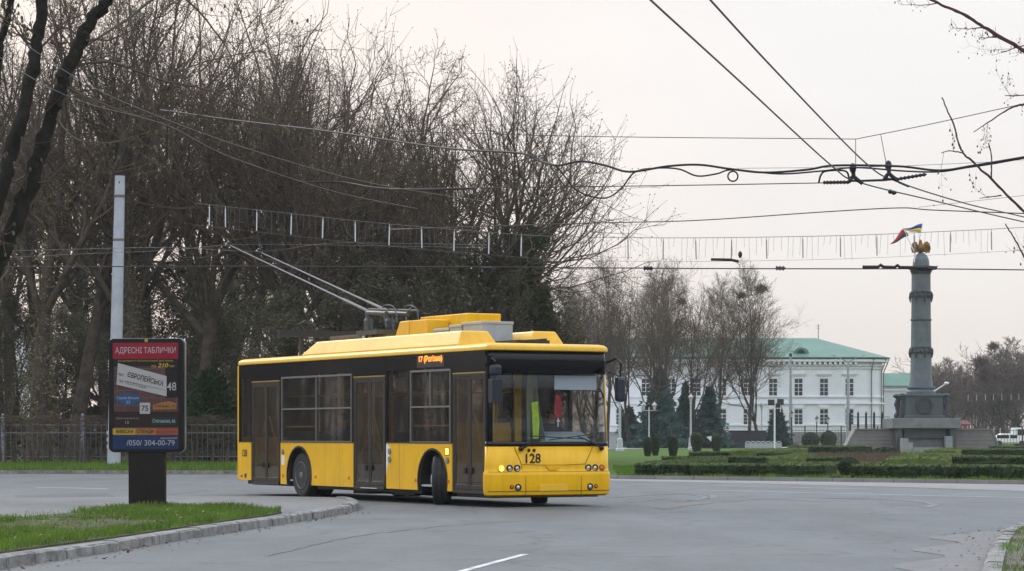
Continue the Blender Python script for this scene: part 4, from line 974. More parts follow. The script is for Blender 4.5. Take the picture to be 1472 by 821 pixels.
# middle trees in front of the white building
mids = [(815,244,380,'poplar',0,'bare tree just above the bus roof front, left of its neighbours'),(838,238,362,'poplar2',1,'bare ochre-twigged tree behind the front of the bus roof'),(872,247,352,'poplar',2,'slender bare tree over the bus windscreen'),(905,240,356,'poplar2',3,'many-stemmed bare tree just right of the bus mirror'),(928,236,350,'poplar2',4.5,'forked dark bare tree behind the twin-lantern lamp'),(962,243,366,'poplar',5,'bare tree rising behind the largest spruce'),(990,239,360,'poplar2',6,'bare tree with a leaning stem behind the tall white lamp'),(1032,250,385,'poplar',7,'thin pale-stemmed bare tree before the green roof'),(1076,250,366,'poplar',8.2,'tall bare tree with twin trunks in front of the white facade'),(1090,251,385,'poplar2',9,'bare tree with a crow nest right beside the twin trunks'),(858,252,372,'poplar2',9.6,'bare tree half hidden behind the windscreen top'),(945,256,372,'poplar',10.2,'thin bare tree behind the forked dark tree')]
for px, Y, yt, k, rz, lab in mids: plant(k, px, Y, ytop=yt, label=lab, rz=rz, wx=.95)
# crow nests
nest = MB(); rn = random.Random(4)
for k in range(160):
    a = Vector((rn.gauss(0,.22), rn.gauss(0,.22), rn.gauss(0,.16))); d = Vector((rn.gauss(0,1), rn.gauss(0,1), rn.gauss(0,.4))).normalized()*.28; nest.tube([a-d, a+d], .02, 3, cap=False)
nst = nest.build('crow_nest', TWIG, fix=False)
for j, (px, py, Y, s) in enumerate(((1094,415,251,1.2),(1066,425,250,.9),(980,434,243,.9),(1409,520,335,1.8),(1428,498,340,1.5))):
    o = nst if j == 0 else nst.copy()
    if j: COL.objects.link(o)
    o.location = P(px,py,Y); o.scale = (s,s,s); tag(o, ('dark twig nest high in a bare tree before the white building' if j < 3 else 'dark twig nest in the far trees right of the column'), 'nest', 'crow nests before the building' if j < 3 else 'crow nests in the far trees')
# far trees right of the monument
for j, (px, Y, yt, k) in enumerate(((1352,330,505,'far2'),(1378,345,512,'far'),(1400,350,540,'far2'),(1420,338,505,'far'),(1445,335,488,'far2'),(1470,340,482,'far'),(1498,338,490,'far2'),(1338,352,520,'far'),(1365,372,530,'far2'),(1410,375,535,'far2'),(1432,380,510,'far'),(1462,372,500,'far2'),(1310,380,545,'far'),(1390,368,540,'far'))):
    plant(k, px, Y, ytop=yt, label='purple-grey bare tree in the far row right of the column', group='far trees right of the monument', rz=j*1.7, wx=1.15)
# woodland mass behind everything
def woodland(name, x0, x1, Y0_, Y1_, h0, h1, n, seed, m):
    rng = random.Random(seed); mb = MB()
    for k in range(n):
        x = rng.uniform(x0, x1); y = rng.uniform(Y0_, Y1_); hh = rng.uniform(h0, h1)*(.8+.2*math.sin(x*.31)*math.sin(x*.11+2)); b = Vector((x, y, 0))
        mb.tube([b, b+Vector((rng.gauss(0,.3),0,hh*.5)), b+Vector((rng.gauss(0,.6),0,hh*.85))], [.16,.10,.03], 4, cap=False)
        for q in range(26):
            z = rng.uniform(.05,.95)*hh; a = rng.uniform(0,6.28); L = rng.uniform(.8,2.2); s = Vector((x+rng.gauss(0,.4), y, z)); mb.tube([s, s+Vector((math.cos(a)*L, math.sin(a)*L, rng.uniform(.2,1.2)*L))], [.03,.012], 3, cap=False)
    return tag(mb.build(name, m, fix=False), 'dense far bank of bare grey woodland filling the background and bus reflections', 'woodland', kind='stuff')
woodland('woodland', -75, 8, 205, 260, 4, 7, 130, 3, TWIG)
woodland('woodland', 52, 130, 385, 430, 8, 12, 300, 4, TWIGP)
woodland('woodland', -20, 40, 318, 330, 7, 13, 120, 6, TWIGP)
# near tree at the left edge: two dark leaning stems whose foot is outside the picture
def limb_tree(name, label, limbs, seed, bark, twig, budm, base, twn=6, tl=.9, buds=True, bs=1.):
    root = thing(name, label, 'tree', base); o = Vector(base); rng = random.Random(seed); tr = MB(); cr = MB(); lf = MB()
    for pts, r0, r1, side in limbs:
        p = spline([Vector(q)-o for q in pts], 8); n = len(p); rs = [(r0+(r1-r0)*i/(n-1))*rng.uniform(.88,1.14) for i in range(n)]; p = [q+Vector((rng.gauss(0,1), rng.gauss(0,1), rng.gauss(0,1)))*min(.022, r0*.16) for q in p]; (tr if r0 > .05 else cr).tube(p, rs, 10 if r0 > .05 else 5, cap=True)
        for k in range(side):
            i = rng.randrange(n//4, n-1); d = (p[i+1]-p[i]).normalized(); e = rot_to(d, R(rng.uniform(35,75)), rng.uniform(0,6.28)); L = tl*rng.uniform(.4,1.2); q = p[i].copy(); tw = [q]
            for s in range(4): e = (e+Vector((rng.gauss(0,.22), rng.gauss(0,.22), rng.gauss(0,.22)+.04))).normalized(); q = q+e*L/4; tw.append(q)
            rr = min(rs[i]*.5, .03); cr.tube(tw, [rr,rr*.8,rr*.6,rr*.45,rr*.3], 4, cap=False)
            for s in range(1, 5):
                for g in range(2):
                    f = rot_to(e, R(rng.uniform(30,70)), rng.uniform(0,6.28)); l2 = L*.35*rng.uniform(.4,1.2); cr.tube([tw[s], tw[s]+f*l2*.5, tw[s]+f*l2+Vector((0,0,.05))], [rr*.4,rr*.3,rr*.2], 3, cap=False)
                    if buds:
                        c = tw[s]+f*l2; sz = rng.uniform(.006,.012)*bs; lf.ball(c, sz*.6, sz*.6, sz, 5, 4)
    tr.build('trunk', bark, root, smooth=True, fix=False)
    c = MB(); c.v = cr.v+lf.v; k = len(cr.v); c.f = cr.f+[tuple(i+k for i in f) for f in lf.f]; c.m = [0]*len(cr.f)+[1]*len(lf.f); c.build('crown', [twig, budm], root, fix=False)
    return root
Yn = 47.
base = Vector((P(-75,0,Yn).x, Yn, 0.))
limb_tree('near_tree', 'near dark tree with two leaning mossy stems at the upper left', [
    ([base, P(-70,560,Yn), P(-30,440,Yn), P(8,350,Yn), P(48,250,Yn), P(78,150,Yn), P(105,80,Yn), P(135,25,Yn), P(175,-25,Yn), P(215,-90,Yn)], .20, .085, 22),
    ([P(-72,520,Yn), P(-50,400,Yn-.3), P(-8,300,Yn-.4), P(22,200,Yn-.4), P(45,110,Yn-.4), P(58,30,Yn-.4), P(66,-60,Yn-.4)], .17, .10, 12),
    ([P(-60,330,Yn+.4), P(-20,190,Yn+.5), P(-2,80,Yn+.5), P(12,20,Yn+.5), P(22,-40,Yn+.5)], .09, .06, 6),
    ([P(100,95,Yn), P(160,90,Yn+.4), P(230,115,Yn+.6), P(300,130,Yn+1), P(370,165,Yn+1), P(420,190,Yn+1)], .028, .012, 5),
    ([P(95,125,Yn), P(150,150,Yn-.5), P(210,168,Yn-.8), P(300,165,Yn-1)], .026, .01, 5),
    ([P(110,75,Yn), P(180,30,Yn+1), P(250,-10,Yn+1.6), P(320,60,Yn+2), P(345,120,Yn+2)], .03, .012, 4),
    ([P(80,170,Yn), P(110,200,Yn-1), P(160,205,Yn-1.4), P(215,190,Yn-1.7)], .022, .008, 4),
    ([P(48,245,Yn), P(20,260,Yn+1), P(-20,250,Yn+1.6)], .03, .012, 3)], 3, mat('near dark bark', (.010,.009,.008), .95, col2=(.028,.026,.020), vscale=4, detail=9, bump=.9, bscale=20, bdist=.03, spec=.15), TWIG, YOUNG, base, tl=1.3, bs=4.)
# near tree at the right edge: only its reddish budding twigs reach into the picture
TWR = mat('reddish young twigs', (.085,.040,.036), .7, spec=.3); BUDR = mat('reddish bud', (.11,.06,.045), .8)
Yr = 20.; base = Vector((P(1760,0,Yr).x, Yr, 0.))
limb_tree('budding_tree', 'near tree at the right edge reaching thin reddish budding twigs into the sky', [
    ([base, base+Vector((0,0,1.5)), base+Vector((-.1,.1,3.4)), base+Vector((-.1,0,6))], .14, .06, 6),
    ([base+Vector((-.1,0,4.2)), P(1560,110,Yr), P(1472,72,Yr), P(1420,42,Yr), P(1380,18,Yr), P(1338,0,Yr), P(1300,-25,Yr)], .021, .009, 4),
    ([base+Vector((0,0,1.8)), P(1580,420,Yr-2), P(1520,345,Yr-2), P(1472,304,Yr-2), P(1425,257,Yr-2), P(1393,228,Yr-2), P(1380,212,Yr-2), P(1371,180,Yr-2), P(1354,140,Yr-2)], .014, .005, 0),
    ([P(1472,150,Yr+3), P(1450,157,Yr+3), P(1400,190,Yr+3)], .012, .004, 2),
    ([P(1560,70,Yr+4), P(1500,60,Yr+4), P(1440,75,Yr+4)], .014, .004, 5),
    ([P(1560,120,Yr+4), P(1500,135,Yr+4), P(1445,138,Yr+4)], .014, .004, 6),
    ([P(1425,257,Yr-2), P(1425,225,Yr-2), P(1421,205,Yr-2)], .006, .004, 1),
    ([P(1440,281,Yr-2), P(1425,283,Yr-2), P(1408,285,Yr-2)], .005, .003, 1),
    ([P(1385,220,Yr-2), P(1365,217,Yr-2), P(1353,220,Yr-2)], .005, .003, 2),
    ([P(1530,420,Yr-2), P(1490,400,Yr-2), P(1462,350,Yr-2), P(1445,322,Yr-2)], .010, .004, 2)], 7, BARKG, TWR, BUDR, base, tl=.35)

# wood goes on left; unseen trees added behind right to darken the bus glass
for j in range(26):
    x = -34-j*2.9-rt.uniform(0,1.5); Y = 104+rt.uniform(0,26); plant(('tall2','fan2','tall','fan')[j%4], CX+x/Y*F, Y, Ht=rt.uniform(17,23), label='bare tree of the wood beyond the left edge of the view', group='trees beyond the left edge', rz=j*1.1)
for j in range(24):
    x = 60+rt.uniform(0,40); Y = -80+j*6.+rt.uniform(-2,2); o = copy_tree(PROTOS[('tall2','fan2','tall','fan')[j%4]]); o.location = (x, Y, 0); o.rotation_euler = (0,0,j*1.7); s_ = rt.uniform(.7,1.0); o.scale = (s_,)*3; tag(o, 'unseen bare tree added behind the photographer to darken the bus glass', 'tree', 'unseen trees added behind the photographer')

woodland('woodland', -175, -62, 125, 175, 12, 18, 420, 13, TWIG)  # unseen thicket added on the left to darken reflections in the bus side
woodland('woodland', 75, 130, -90, 70, 12, 18, 420, 14, TWIG)  # unseen as well, added behind the camera for a darker windscreen reflection
# ================================================================= fence and clipped bare hedge on the left
FEN = mat('grey fence paint', (.13,.14,.155), .6, var=.3, vscale=4)
Yf = 104.; fz = .06
fx0, fx1 = GX(-60,Yf).x, GX(770,Yf).x
fence = thing('iron_fence', 'grey iron park fence with tall posts in front of the wood', 'fence', (fx0, Yf, fz))
pitch = 3.36; nb = int((fx1-fx0)/pitch)-1
off = GX(4,Yf).x-fx0; off -= int(off/pitch)*pitch
first = None
for i in range(nb):
    x = off+i*pitch
    if first is None:
        mb = MB(); mb.box(-.07,.07,-.07,.07,0,2.0); mb.box(-.09,.09,-.09,.09,1.98,2.03); mb.ball((0,0,2.10),.07,.07,.09,10,6); first = mb.build('post', mat('blue grey post', (.22,.24,.29), .6, var=.25, vscale=3), fence); post = first
        mb = MB(); L = pitch-.16
        for z in (.35,1.35,1.68): mb.box(.08,.08+L,-.02,.02,z,z+.05)
        n = 15
        for k in range(n):
            q = .12+(L-.08)*k/(n-1); mb.box(q-.011,q+.011,-.012,.012,.16,1.66 if k % 2 else 1.80)
        for k in range(n-1):
            q = .12+(L-.08)*(k+.5)/(n-1); c = []
            for s in range(9): c.append((q+.055*math.cos(2*math.pi*s/8), 0, .55+.10*math.sin(2*math.pi*s/8)))
            mb.tube(c, .009, 3, cap=False)
        panel = mb.build('panel', FEN, fence, fix=False)
    else:
        post = first.copy(); COL.objects.link(post); panel = panel.copy(); COL.objects.link(panel)
    post.location = (x,0,0); panel.location = (x,0,0)
def bare_bush(seed):
    rng = random.Random(seed); root = bpy.data.objects.new('hedge_bush', None); COL.objects.link(root); st = MB(); tw = MB()
    for k in range(2):
        p = Vector((rng.gauss(0,.08), rng.gauss(0,.06), -.03)); st.tube([p, p+Vector((rng.gauss(0,.05),0,.5)), p+Vector((rng.gauss(0,.09),0,1.05))], [.06,.045,.025], 5, cap=False)
    for k in range(110):
        z = .25+1.65*rng.random()**.6; a = rng.uniform(0,6.28); L = rng.uniform(.2,.65); s = Vector((rng.gauss(0,.22), rng.gauss(0,.12), z)); e = s+Vector((math.cos(a)*L, math.sin(a)*L*.5, rng.uniform(-.1,.6)*L)); e.z = min(e.z, 1.98)
        tw.tube([s, (s+e)/2+Vector((0,0,.03)), e], [.007,.006,.004], 3, cap=False)
        if z > 1.55 and rng.random() < .4:
            for q in range(2):
                e2 = e+Vector((rng.gauss(0,.25), rng.gauss(0,.12), 0)); e2.z = rng.uniform(1.86,2.0); tw.tube([e, e2], .006, 3, cap=False)
    st.build('stem', BARK, root); tw.build('twigs', TWIG, root, fix=False); return root
bb = [bare_bush(s) for s in (1,2,3)]; k = 0
px = -20
while px < 345:
    o = bb[k] if k < 3 else copy_tree(bb[k%3])
    o.location = GX(px+rt.uniform(-4,4), Yf-1.3, .06); o.rotation_euler = (0,0,0); o.scale = (1.15 if k%2 else -1.15, 1, .98+.04*(k%3))
    tag(o, 'leafless clipped hedge bush with dark twigs in front of the iron fence', 'hedge bush', 'clipped bare bushes along the fence'); k += 1; px += 19
grass('grass', [(GX(-30,88).x,88),(GX(345,88).x,88),(GX(350,111).x,111),(GX(-30,111).x,111)], 26000, .06, .17, GR3, 12, lambda x, y: .3 if math.sin(x*.9)*math.sin(y*.7) > .3 else 0, wmul=1.6)
# utility pole behind the fence line with a blue-white band near the foot
Yp = 99.; pb = GX(163.5,Yp,.05)
pole = thing('utility_pole', 'tall grey tapered steel pole standing behind the poster stand', 'pole', pb)
pt = P(172.5,253,Yp)-pb; mb = MB()
for a, b, r0, r1 in ((0,.42,.27,.25),(.42,.78,.245,.225),(.78,1.,.22,.20)): mb.tube([pt*a, pt*b], [r0, r1], 16)
mb.build('shaft', mat('pale grey pole paint', (.40,.43,.47), .5, var=.12, vscale=2, bump=.1), pole, smooth=True)
CLM = mat('rusty clamp', (.12,.06,.035), .8, col2=(.2,.19,.18), vscale=6)
for a in (.42,.78,.93): mb = MB(); mb.tube([pt*a-Vector((0,0,.05)), pt*a+Vector((0,0,.05))], .262 if a < .5 else .232, 16); mb.build('clamp', CLM, pole)
mb = MB()
for k in range(3): mb.tube([pt*.0+Vector((0,0,.75+.28*k)), Vector((0,0,.89+.28*k))], .28, 16)
mb.build('painted_band', mat('pale blue band', (.42,.48,.60), .6), pole)
# pale house glimpsed between the trunks on the far left
hs = thing('pale_house', 'pale house glimpsed between the trunks at the far left of the wood', 'house', (-66,262,0))
FACW = mat('white plaster facade', (.68,.695,.72), .85, var=.06, vscale=.6, detail=8)
mb = MB(); mb.box(-14,14,-6,6,0,12); mb.build('wall', FACW, hs)
mb = MB(); mb.hexa([(-14.5,-6.5,12),(14.5,-6.5,12),(14.5,6.5,12),(-14.5,6.5,12)], [(-10,-.3,15),(10,-.3,15),(10,.3,15),(-10,.3,15)]); mb.build('roof', mat('grey roof sheet', (.2,.2,.21), .6), hs)
for z in (1.5,5.,8.5):
    for x in range(-12,13,4):
        mb = MB(); mb.box(x-.6,x+.6,-6.04,-5.9,z,z+2); mb.build('window', BLK, hs)

# ================================================================= lawn, hedges, topiary
lawn = [(P(860,0,75.6).x,75.9),(P(890,0,75).x,75.3),(GX(1000,73.4).x,73.6),(GX(1200,70.6).x,70.8),(GX(1472,67).x,67.0),(GX(1800,62).x,62.),(160,55),(160,420),(10,420),(3.3,300),(3.2,90)]
sheet('lawn', lawn, .05, GRS)
pv = [(GX(830,75.8).x,76.2),(GX(890,74.9).x,75.2),(GX(1000,73.3).x,73.5),(GX(1200,70.5).x,70.7),(GX(1472,66.9).x,66.9),(GX(1800,62).x,61.9),(GX(1800,50).x,52),(GX(1472,58.6).x,59.2),(GX(1300,63).x,63.6),(GX(1100,67.8).x,68.),(GX(890,71.6).x,72.2),(GX(830,73.5).x,73.9)]
sheet('pavement', pv, .004, CON)
mb = MB(); cl = [Vector((x, y-.06, .05)) for x, y in lawn[:6]]
for a, b in zip(cl, cl[1:]):
    n = max(1, int((b-a).length)); 
    for i in range(n): mb.bar(a.lerp(b, i/n), a.lerp(b, (i+.98)/n), .14, .12)
tag(mb.build('kerb', CON), kind='structure')
sheet('path', [(GX(880,226).x,226),(GX(985,226).x,231),(GX(1060,245).x,246),(GX(1330,275).x,262),(GX(1480,290).x,262),(GX(1480,300).x,275),(GX(1060,262).x,262),(GX(985,315).x,318),(0,322)], .056, PATH)
grass('grass', [(lawn[1][0],75.5),(lawn[2][0],73.8),(lawn[3][0],71.),(lawn[4][0],67.2),(GX(1500,67).x,67.),(GX(1500,95).x,95),(GX(880,100).x,100)], 42000, .05, .11, GR3, 21, lambda x, y: .4 if math.sin(x*.8+y*.3)*math.sin(y*.5-x*.2) > .35 else 0, wmul=2.)
HED = leafmat('clipped box foliage', (.012,.027,.010), (.034,.060,.017), .1); HEDL = leafmat('fresh light foliage', (.07,.10,.025), (.14,.18,.05), .1); HEDM = leafmat('mid box foliage and lit tops', (.055,.08,.022), (.10,.135,.042), .1)
def hedge(label, a, b, h, w, m, seed, lit_topm=None, group=None):
    """a clipped hedge from ground point a to b: a lumpy core covered in small leaves"""
    rng = random.Random(seed); a = Vector(a); b = Vector(b); d = b-a; L = d.length; d.normalize(); nrm = Vector((-d.y, d.x, 0)); mb = MB(); k = max(2, int(L/.45))
    rows = []; sec = [(-.5,0),(-.53,.55),(-.47,.95),(0,1.),(.47,.95),(.53,.55),(.5,0)]
    for i in range(k+1):
        c = a+d*(L*i/k); rows += [c+nrm*(u*w*(1+rng.uniform(-.08,.08)))+Vector((0,0,v*h*(1+rng.uniform(-.06,.05)))) for u, v in sec]
    n = len(sec); mb.add(rows, [(i*n+j, i*n+j+1, (i+1)*n+j+1, (i+1)*n+j) for i in range(k) for j in range(n-1)]+[tuple(range(n)), tuple(reversed(range(k*n, k*n+n)))])
    q = int(min(9000, L*w*420))
    for i in range(q):
        u = rng.uniform(-.54,.54); z = h*(1+rng.uniform(-.03,.07))
        if rng.random() < .5: u = rng.choice((-.53,.53)); z = h*rng.uniform(.05,1)
        c = a+d*rng.uniform(-.05,L+.05)+nrm*(u*w)+Vector((0,0,z)); s = .055*rng.uniform(.6,1.5); e = Vector((rng.gauss(0,1), rng.gauss(0,1), rng.gauss(0,1))).normalized()*s; f = e.orthogonal().normalized()*s*.7
        mb.mi = 1 if (lit_topm and z > h*.92) else 0; mb.add([c-f, c+e*.8, c+f, c-e*.8], [(0,1,2,3)])  # top leaves take a lighter colour, painting in the bright-lit hedge tops
    o = mb.build('clipped_hedge', [m, lit_topm] if lit_topm else [m], fix=False); return tag(o, label, 'hedge', group)
z = .05
def g2(px, py): return G(px, py, .05)
HL = [('low dark hedge nearest the road, left half of the left front row', (922,684.5),(998,685),0.379,1.2,HED,HEDM),
('low dark hedge nearest the road, right half of the left front row', (1003,685.2),(1194,686.6),0.379,1.1,HED,HEDM),
('low dark hedge nearest the road right of the dark ball bush, its left part', (1238,688),(1330,689),0.398,1.2,HED,HEDM),
('low dark hedge nearest the road running out at the right edge', (1332,689.1),(1500,690.4),0.398,1.2,HED,HEDM),
('short dark hedge at the left end of the second row', (962,669.5),(1040,670),0.360,1.5,HED,HEDM),
('long dark hedge of the second row before the twin trunks', (1042,670.5),(1200,672),0.398,1.3,HED,HEDM),
('slanting mid green hedge joining the first and second rows on the left', (948,679),(1038,669.8),0.340,1.0,HEDM,HEDM),
('hedge on the far left of the third row behind the topiary cones', (1003,661),(1130,662),0.398,1.4,HED,HEDM),
('dark far hedge in front of the building fence', (1146,655),(1240,656),0.588,1.5,HED,HEDM),
('slanting light hedge left of the far dark hedge', (1068,662),(1146,656.5),0.474,1.2,HEDL,HEDL),
('slanting light hedge left of the brown rose bed', (1128,673),(1168,664.5),0.398,1.3,HEDL,HEDL),
('thin dark hedge in front of the brown rose bed', (1135,676.5),(1330,677),0.284,1.0,HED,HEDL),
('dark hedge of the second row on the right side', (1345,674.5),(1500,676.5),0.493,1.6,HED,HEDM),
('slanting light hedge at the right end of the rose bed', (1318,678),(1346,668),0.454,2.0,HEDL,HEDL),
('thin pale hedge between the two right rows', (1330,665),(1450,666),0.284,2.0,HEDM,HEDL),
('dark hedge of the third row right of the column', (1370,659.5),(1500,660),0.521,1.6,HED,HEDM),
('short light slanting hedge right below the column foot', (1352,661.5),(1372,656),0.474,1.6,HEDL,HEDL),
('far dark hedge at the right edge below the parked van', (1432,651),(1500,651.5),0.474,1.6,HED,HEDM),
('thin far hedge behind the rose bed under the column', (1165,663.5),(1350,663.5),0.237,1.0,HED,HEDM),
('dark hedge closing the second row beside the ball bush', (1150,678.5),(1206,680),0.323,1.0,HED,HEDM)]
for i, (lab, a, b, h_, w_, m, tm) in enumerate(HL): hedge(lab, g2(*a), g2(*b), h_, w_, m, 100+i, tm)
def topiary(lab, px, py, wpx, hpx, m, kind, seed, cat='topiary', group=None):
    rng = random.Random(seed); b = g2(px, py); s = b.y/F; r = wpx*s/2; h = hpx*s; mb = MB()
    prof = {'cone': [(.55,0),(.8,.25),(1.,.6),(.98,.82),(.75,.95),(.3,1.)], 'ball': [(.45,0),(.85,.2),(1,.5),(.85,.8),(.5,.95),(.1,1.)]}[kind]
    mb.lathe([(q*r, t*h) for q, t in prof], 16)
    for i in range(1500):
        t = rng.random(); k = 0
        while k < len(prof)-2 and prof[k+1][1] < t: k += 1
        (q0,t0),(q1,t1) = prof[k], prof[k+1]; q = q0+(q1-q0)*(t-t0)/max(.01,t1-t0); q *= rng.uniform(.93,1.05) if rng.random() > .15 else rng.random(); t2 = t if q > .3 else rng.uniform(.97,1.03); a = rng.uniform(0,6.28)
        c = Vector((q*r*math.cos(a), q*r*math.sin(a), t2*h)); e = Vector((rng.gauss(0,1), rng.gauss(0,1), rng.gauss(0,1))).normalized()*r*.11; f = e.orthogonal()*.8; mb.add([c-f, c+e, c+f, c-e], [(0,1,2,3)])
    o = mb.build('clipped_bush', m, fix=False); o.location = b; return tag(o, lab, cat, group)
for lab, px, py, w_, h_, k in (('clipped green cone bush leftmost, overlapping its neighbour', 931,656,13,27,'cone'),('clipped green cone bush behind the leftmost one below the twin lanterns', 942,655,13,29,'cone'),('clipped tall green cone bush standing alone between the two lamps', 967.5,657,15,31,'cone'),('wider clipped bush at the right foot of the tall white lamp', 1001.5,650,17,28,'cone'),('clipped cone bush farthest right near the white sign', 1030,650,14,26,'cone')):
    topiary(lab, px, py, w_, h_, HED, k, px)
topiary('round dark clipped ball bush in the gap of the front hedge row', 1221,685,31,26,HED,'ball',1, 'ball bush'); topiary('wide flat dark bush on the brown bed below the column', 1273,658.5,40,14,HED,'ball',2, 'bush'); topiary('tiny light green bush beside the dark ball bush', 1202,690,16,9,HEDL,'ball',3, 'bush')
topiary('left one of two dark round bushes before the building fence', 1165,642.5,25,20,HED,'ball',4, 'bush'); topiary('right one of two dark round bushes before the building fence', 1191,642.5,23,22,HED,'ball',5, 'bush')
rng = random.Random(9); mb = MB(); a0 = [g2(1150,671.5), g2(1330,671.5), g2(1325,664.2), g2(1178,664.2)]
for i in range(2600):
    u, v = rng.random(), rng.random(); p = a0[0].lerp(a0[1], u).lerp(a0[3].lerp(a0[2], u), v); hh = rng.uniform(.25,.55); mb.tube([p, p+Vector((rng.gauss(0,.08), rng.gauss(0,.05), hh))], [.016,.01], 3, cap=False)
tag(mb.build('rose_bed', mat('brown rose stems', (.085,.058,.038), .9, col2=(.15,.11,.07), vscale=1.5), fix=False), 'bed of bare brown rose stems in the parterre', 'rose bed', kind='stuff')
sheet('soil_bed', [(p.x,p.y) for p in (g2(1148,672), g2(1334,672), g2(1328,659), g2(1200,659))], .06, DIRT)
# ================================================================= park lamps, masts, odds and ends
LMP = mat('pale lamp post paint', (.42,.44,.45), .6, var=.15, vscale=4); LGL = mat('frosted lantern glass', (.46,.43,.40), .3); BLM = mat('black cast iron', (.014,.015,.016), .5)
def lantern(root, c, s, m):
    mb = MB(); mb.lathe([(.06*s,0),(.10*s,.06*s),(.17*s,.42*s),(.12*s,.43*s)], 6, Matrix.Translation(c)); g = mb.build('lantern', LGL, root)
    mb = MB(); mb.lathe([(.23*s,.42*s),(.23*s,.46*s),(.10*s,.62*s),(.03*s,.68*s),(.02*s,.78*s)], 8, Matrix.Translation(c)); mb.build('lantern_cap', m, g)
def park_lamp(lab, px, ytop, ybase, Y, heads, m, thick=1., base=True):
    b = GX(px, Y, .05); h = (ybase-ytop)/F*Y; root = thing('park_lamp', lab, 'street lamp', b); mb = MB()
    if base: mb.lathe([(.26*thick,0),(.26*thick,.15),(.20*thick,.25),(.17*thick,.95),(.11*thick,1.05)], 8)
    ph = h-.75 if heads == 1 else h-.95
    mb.tube([(0,0,0),(0,0,ph*.5),(0,0,ph)], [.10*thick,.085*thick,.07*thick], 10); mb.lathe([(.11*thick,ph-.12),(.11*thick,ph-.04),(.06,ph)], 8); mb.build('post', m, root)
    if heads == 1: lantern(root, (0,0,ph), 1., m)
    else:
        mb = MB(); mb.bar((-.75,0,ph-.12),(.75,0,ph-.12),.06); mb.tube([(0,0,ph-.5),(0,0,ph+.2)],.05,8); mb.build('crossarm', m, root)
        for x in (-.5,.5): lantern(root, (x,0,ph-.08), 1.05, m)
    return root
park_lamp('grey park lamp standing beside the bus nose with its thick square base', 891,553,649,196,1,LMP,1.3)
park_lamp('white park lamp with two lanterns on a crossarm', 933,576,648,226,2,LMP,.9,False)
park_lamp('tall white park lamp with a single lantern between the topiary bushes', 993,567,648,212,1,LMP,1.0)
park_lamp('slim pale lamp left of the camera mast by the twin trunks', 1095,580,645,250,1,LMP,.8,False)
park_lamp('black lantern lamp on a pale footing right of the camera mast', 1138,590,643,262,1,BLM,.9)
park_lamp('left one of a pair of black lanterns before the facade', 1174,597,642,265,1,BLM,.8); park_lamp('right one of a pair of black lanterns before the facade', 1190,598,642,268,1,BLM,.8)
b = GX(1113.5,232,.05); ms = thing('camera_mast', 'white mast carrying two dark floodlight boxes in front of the facade', 'mast', b); h_ = (646-577)/F*232
mb = MB(); mb.tube([(0,0,0),(0,0,h_)], .085, 10); mb.box(-.55,.65,-.04,.04,h_-.75,h_-.69); mb.bar((0,0,h_-.2),(.7,0,h_-.2),.05); mb.tube([(.55,0,h_-.2),(.55,0,h_-1.1)],.03,6); mb.build('post', WHT, ms)
for x, zz in ((-.32,h_-.45),(.55,h_-.4)): mb = MB(); mb.box(x-.3,x+.3,-.2,.2,zz,zz+.55); mb.build('floodlight', BLM, ms, bevel=.03)
def tall_pole(lab, px, ytop, Y, arms):
    b = GX(px, Y, .05); h = H+(HY-ytop)/F*Y; root = thing('lamp_pole', lab, 'street lamp', b); mb = MB(); mb.tube([(0,0,0),(0,0,h*.6),(0,0,h)], [.22,.16,.10], 12); mb.build('pole', mat('grey pole', (.26,.28,.30), .5, var=.2), root)
    if arms:
        for q in (-1, 1):
            mb = MB(); mb.tube([(0,0,h-.1),(q*.9,0,h+.35),(q*1.4,0,h+.55)], .05, 6); a = mb.build('arm', STL, root); mb = MB(); mb.hexa([(q*1.3-.15,-.12,h+.45),(q*1.3+.15,-.12,h+.45),(q*1.3+.15,.12,h+.45),(q*1.3-.15,.12,h+.45)], [(q*1.7-.3,-.1,h+.75),(q*1.7+.3,-.1,h+.75),(q*1.7+.3,.1,h+.75),(q*1.7-.3,.1,h+.75)]); mb.build('lamp_head', GRB, a)
    else: mb = MB(); mb.lathe([(.16,h-.1),(.2,h+.1),(.16,h+.25),(.02,h+.3)], 10); mb.build('pole_cap', BLM, root)
tall_pole('tall plain grey pole rising before the facade', 1136.5,512,272,False); tall_pole('tall grey street lamp with two arms before the right end of the facade', 1219,520,272,True)
b = GX(1075,243,.05); kk = thing('dark_kiosk', 'low dark grey kiosk box under the twin trunks', 'kiosk', b); mb = MB(); mb.box(-1.75,1.75,0,2.2,.0,1.62); mb.build('body', mat('dark blue grey panel', (.022,.027,.036), .6, var=.2, vscale=2), kk, bevel=.02)
mb = MB(); mb.box(-1.85,1.85,-.1,2.3,1.62,1.72); mb.build('roof', BLM, kk); mb = MB(); mb.box(-.02,.02,-.02,0,.1,1.6); mb.box(-1.7,1.7,-.015,0,.8,.83); mb.build('door_seam', BLM, kk)
def bollard(px, j):
    mb = MB(); mb.tube(spline([(-.22,0,0),(-.22,0,.45),(-.12,0,.62),(.12,0,.62),(.22,0,.45),(.22,0,0)],4), .05, 6); mb.box(-.18,.18,-.02,.02,.05,.5); return mb.build('bollard', GRB)
bo = bollard(0,0)
for j in range(7):
    o = bo if j == 0 else bo.copy()
    if j: COL.objects.link(o)
    o.location = GX(1075+j*7.4, 234, .05); tag(o, 'grey arched bollard in the short row before the dark kiosk', 'bollard', 'grey bollards')
